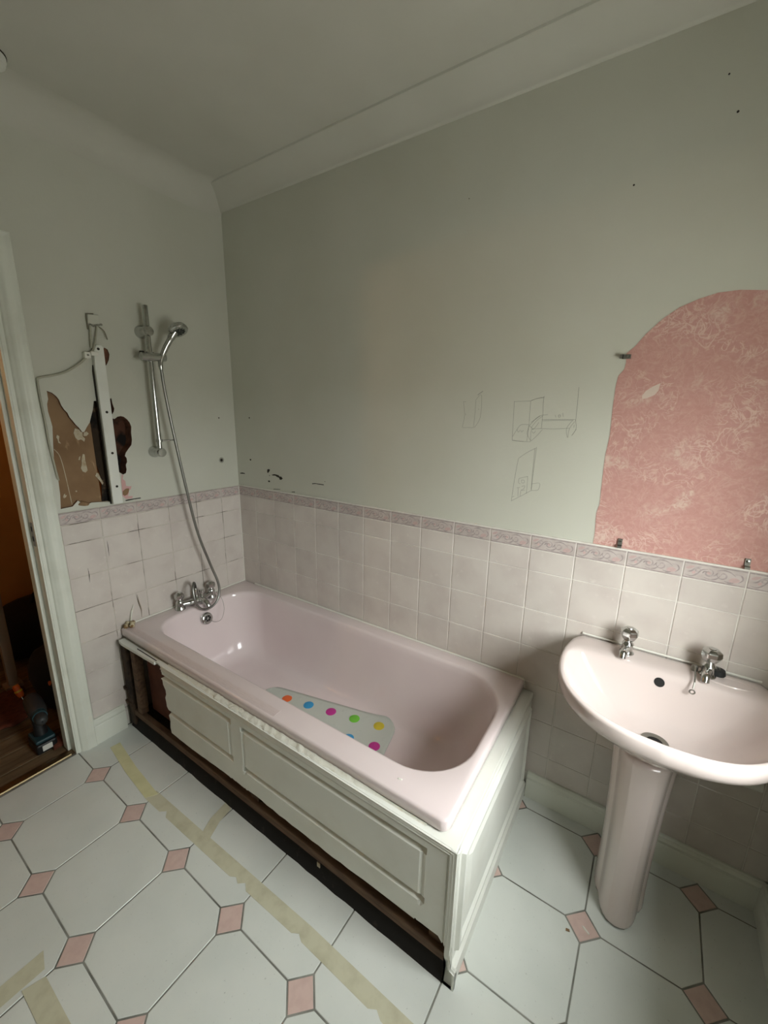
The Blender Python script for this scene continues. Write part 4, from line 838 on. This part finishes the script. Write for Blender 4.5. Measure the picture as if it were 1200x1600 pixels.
# ------------------------------------------------------------------ masking tape on the floor
def tape(name,label,spine,wd,mt_,tear0=True,tear1=True,z=.0006,rag=0):
    S=[Vector((*p,0)) for p in spine]; N=[]
    for a,b_ in zip(S[:-1],S[1:]):
        k_=max(2,int((b_-a).length/.02)); N+=[a.lerp(b_,i/k_) for i in range(k_)]
    N.append(S[-1]); Lp=[];Rp=[]
    for i,p in enumerate(N):
        t=(N[min(i+1,len(N)-1)]-N[max(i-1,0)]).normalized(); nn=Vector((-t.y,t.x,0)); e=rag*random.random() if random.random()<.08 else 0
        jl=random.uniform(-.004,.012) if i in (0,len(N)-1) else 0; jr=random.uniform(-.012,.004) if i in (0,len(N)-1) else 0
        Lp.append(p+nn*wd/2+t*jl); Rp.append(p-nn*(wd/2-e)+t*jr)
    n=len(N); vs=[(p.x,p.y,z) for p in Lp]+[(p.x,p.y,z) for p in Rp]+[(p.x,p.y,z-.0006) for p in Lp]+[(p.x,p.y,z-.0006) for p in Rp]
    fs=[(i,i+1,n+i+1,n+i) for i in range(n-1)]+[(i,i+1,2*n+i+1,2*n+i) for i in range(n-1)]+[(n+i,n+i+1,3*n+i+1,3*n+i) for i in range(n-1)]+[(0,n,3*n,2*n),(n-1,2*n-1,4*n-1,3*n-1)]
    o=MB().add(vs,fs).build(name,mt_,None,origin=(N[len(N)//2].x,N[len(N)//2].y,0)); tag(o,label,'masking tape','masking tape strips on the floor'); return o
tape('masking_tape','clean yellow strip of masking tape near the door frame',[(.085,-.820),(.28,-.846),(.478,-.862)],.040,M['tapey'],z=.0012)
tape('masking_tape','long grubby masking tape strip running beside the bath',[(.462,-.860),(.80,-.853),(1.30,-.842),(1.62,-.846),(1.95,-.850)],.044,M['tape'],rag=.018)
tape('masking_tape','short masking tape strip crossing towards the bath plinth',[(.800,-.842),(.772,-.78),(.763,-.712)],.040,M['tape'],z=.0012)
tape('masking_tape','short masking tape strip ending at the left frame edge',[(.737,-1.298),(.735,-1.40),(.733,-1.62)],.052,M['tape'],z=.0010)
tape('masking_tape','masking tape strip running off the bottom left frame corner',[(.775,-1.327),(.95,-1.327),(1.25,-1.330)],.047,M['tape'],z=.0016)
# ------------------------------------------------------------------ hall contents
hl=empty('pendant_lamp',(-.75,-1.75,2.5)); tag(hl,'warm pendant lamp in the hall','lamp')
MB().tube([(-.75,-1.75,2.5),(-.75,-1.75,2.12)],.004,6).build('cord',M['cable'],hl)
MB().lathe([(.05,.16),(.052,.16),(.15,0),(.148,0)],(-.75,-1.75,1.96),(0,0,1),24).build('shade',M['label'],hl,smooth=40)
pl2=bpy.data.lights.new('hall_bulb','POINT'); pl2.energy=14; pl2.color=(1,.50,.16); pl2.shadow_soft_size=.05
plo=bpy.data.objects.new('hall_bulb',pl2); COL.objects.link(plo); plo.parent=hl; plo.location=(0,0,-.52)
def blob(mb,c,r,n=14,m_=9,pw=.75,wob=.12,seed=0):
    rg=random.Random(seed); ph=[rg.uniform(0,6.28) for _ in range(6)]; rs=[]
    for i in range(m_+1):
        th_=math.pi*i/m_-math.pi/2; cz_=math.copysign(abs(math.sin(th_))**pw,math.sin(th_)); cr=abs(math.cos(th_))**pw; row=[]
        for j in range(n):
            a=2*math.pi*j/n; k_=1+wob*(math.sin(2*a+ph[0]+cz_*2)*.5+math.sin(5*a+ph[1]-cz_*4)*.35)
            ca=math.copysign(abs(math.cos(a))**.7,math.cos(a)); sa=math.copysign(abs(math.sin(a))**.7,math.sin(a))
            row.append((c[0]+r[0]*cr*ca*k_,c[1]+r[1]*cr*sa*k_,c[2]+r[2]*cz_*(1+wob*.4*math.sin(3*a+ph[2]))))
        rs.append(row)
    mb.rings(rs,True,True,True); return mb
b1=empty('holdall_bag',(-1.1,-.60,0)); tag(b1,'large black holdall bag against the far hall wall','bag')
blob(MB(),(-1.10,-.62,.185),(.17,.30,.18),20,12,.6,.08,2).build('bag_body',M['bag'],b1,smooth=60)
MB().tube(catmull([(-1.05,-.75,.33),(-1.04,-.70,.42),(-1.04,-.58,.43),(-1.05,-.52,.34)],6),.012,8).build('strap',M['bag'],b1,smooth=60)
b2=empty('tool_bag',(-.45,-.80,0)); tag(b2,'slumped black tool bag behind the cordless drill','bag')
blob(MB(),(-.46,-.80,.155),(.15,.13,.155),20,12,.6,.10,5).build('bag_body',M['bag'],b2,smooth=60)
MB().tube(catmull([(-.40,-.88,.24),(-.38,-.86,.34),(-.38,-.76,.35),(-.40,-.72,.25)],6),.010,8).build('strap',M['bag'],b2,smooth=60)
blob(MB(),(-.345,-.895,.19),(.008,.010,.014),10,6,.8,.05,9).build('orange_tab',M['orange'],b2,smooth=60)
po_=empty('timber_post',(-.80,-.935,0)); tag(po_,'pale upright timber post standing in the hall','post')
MB().box((-.83,-.957,-.002),(-.79,-.915,1.9)).build('post_shaft',M['cream'],po_,bevel=.003)
MB().box((-.85,-.975,-.002),(-.775,-.90,.02)).build('post_foot',M['cream'],po_,bevel=.003)
rg_=MB(); vs=[];fs=[]
for i in range(13):
    for j in range(13):
        x,y=-.78+.34*i/12,-1.28+.36*j/12; vs.append((x+.01*math.sin(j*1.7),y+.012*math.sin(i*1.3),.004+.006*abs(math.sin(i*.9+j*.6))))
for i in range(12):
    for j in range(12): fs.append((i*13+j,(i+1)*13+j,(i+1)*13+j+1,i*13+j+1))
rg=rg_.add(vs,fs).build('dust_cloth',M['rug'],None,smooth=70,origin=(-.61,-1.1,0)); so=rg.modifiers.new('s','SOLIDIFY'); so.thickness=.005; so.offset=-1; tag(rg,'rust coloured cloth spread on the hall floorboards','cloth')
sd_=empty('screwdriver',(-.58,-.968,0)); tag(sd_,'orange and yellow handled screwdriver leaning by the drill','screwdriver')
a_=Vector((-.56,-.955,.02)); b_=Vector((-.60,-.972,.115)); dv=(a_-b_).normalized()
MB().lathe([(.010,0),(.015,.008),(.014,.025),(.016,.045),(.013,.062),(.009,.068)],b_,dv,12).build('grip',M['orange'],sd_,smooth=40)
MB().lathe([(.0165,.030),(.0165,.038),(.0145,.040)],b_,dv,12).lathe([(0,-.002),(.010,.0),(.0145,.010)],b_,dv,12).build('grip_band',M['yellow'],sd_,smooth=40)
MB().tube([b_+dv*.066,b_+dv*.112],.0032,8).build('blade',M['chrome'],sd_,smooth=40)
# cordless drill standing on its battery
DX,DYc=-.175,-1.003
dr_=empty('cordless_drill',(DX,DYc,0)); tag(dr_,'black and teal cordless drill standing on its battery','drill')
bat=MB().box((DX-.055,DYc-.038,0),(DX+.055,DYc+.038,.048)).build('battery',M['blackpl'],dr_,bevel=.008)
MB().box((DX-.05,DYc-.036,.049),(DX+.05,DYc+.036,.066)).build('battery_clip',M['teal'],dr_,bevel=.006)
MB().box((DX+.0545,DYc-.018,.012),(DX+.0565,DYc+.018,.038)).build('battery_label',M['label'],bat,bevel=.0008)
MB().tube(catmull([(DX-.005,DYc,.062),(DX-.010,DYc,.11),(DX-.014,DYc,.16)],6),[.026,.0255,.025,.024,.023,.022,.0215,.0215,.022,.023,.024,.025,.026],16).build('grip',M['blackpl'],dr_,smooth=60)
MB().lathe([(.018,-.10),(.030,-.09),(.034,-.05),(.034,.02),(.031,.045),(.027,.055)],(DX-.005,DYc,.195),(1,-.12,0),24).build('motor_housing',M['greypl'],dr_,smooth=40)
MB().lathe([(.026,.055),(.027,.075),(.0265,.080)],(DX-.005,DYc,.195),(1,-.12,0),24).build('torque_ring',M['teal'],dr_,smooth=40)
MB().lathe([(.022,.080),(.023,.105),(.018,.120),(.009,.126),(.004,.126),(0,.120)],(DX-.005,DYc,.195),(1,-.12,0),20).build('chuck',M['greypl'],dr_,smooth=40)
MB().box((DX+.010,DYc-.006,.130),(DX+.022,DYc+.006,.155)).build('trigger',M['blackpl'],dr_,bevel=.003)
# carpet scrap by the threshold
sc2=MB().rings([[(-.10,-.99,.0),(-.165,-.985,.0),(-.16,-.945,.0),(-.105,-.946,.0)],[(-.102,-.988,.012),(-.16,-.98,.018),(-.155,-.95,.03),(-.107,-.95,.014)]],True,True,True).build('carpet_scrap',M['rug'],None,origin=(-.13,-.965,0),bevel=.003); tag(sc2,'small folded reddish carpet scrap by the door frame foot','carpet scrap')
# crumbs
def crumb(name,label,c,l,wd,h,a,mt_):
    ca,sa=math.cos(a),math.sin(a); P=[(-l,-wd*.6),(l*.9,-wd),(l,wd*.5),(-l*.7,wd)]
    R=lambda s,z:[(c[0]+(u*ca-v*sa)*s,c[1]+(u*sa+v*ca)*s,c[2]+z) for u,v in P]
    o=MB().rings([R(1,0),R(.9,h*.7),R(.6,h)],True,True,True).build(name,mt_,None,origin=c); tag(o,label,'debris'); return o
crumb('paint_splinter','white paint splinter lying on a pink inset by the pedestal',(1.983,-.366,0),.013,.003,.003,-.5,M['seal'])
crumb('plaster_crumb','tiny brown crumb on the white tile left of the pedestal',(1.938,-.397,0),.006,.004,.004,.4,M['hardboard'])
crumb('paint_chip','white paint chip on the front corner of the bath rim',(1.492,-.655,BH),.007,.003,.0025,.3,M['seal'])
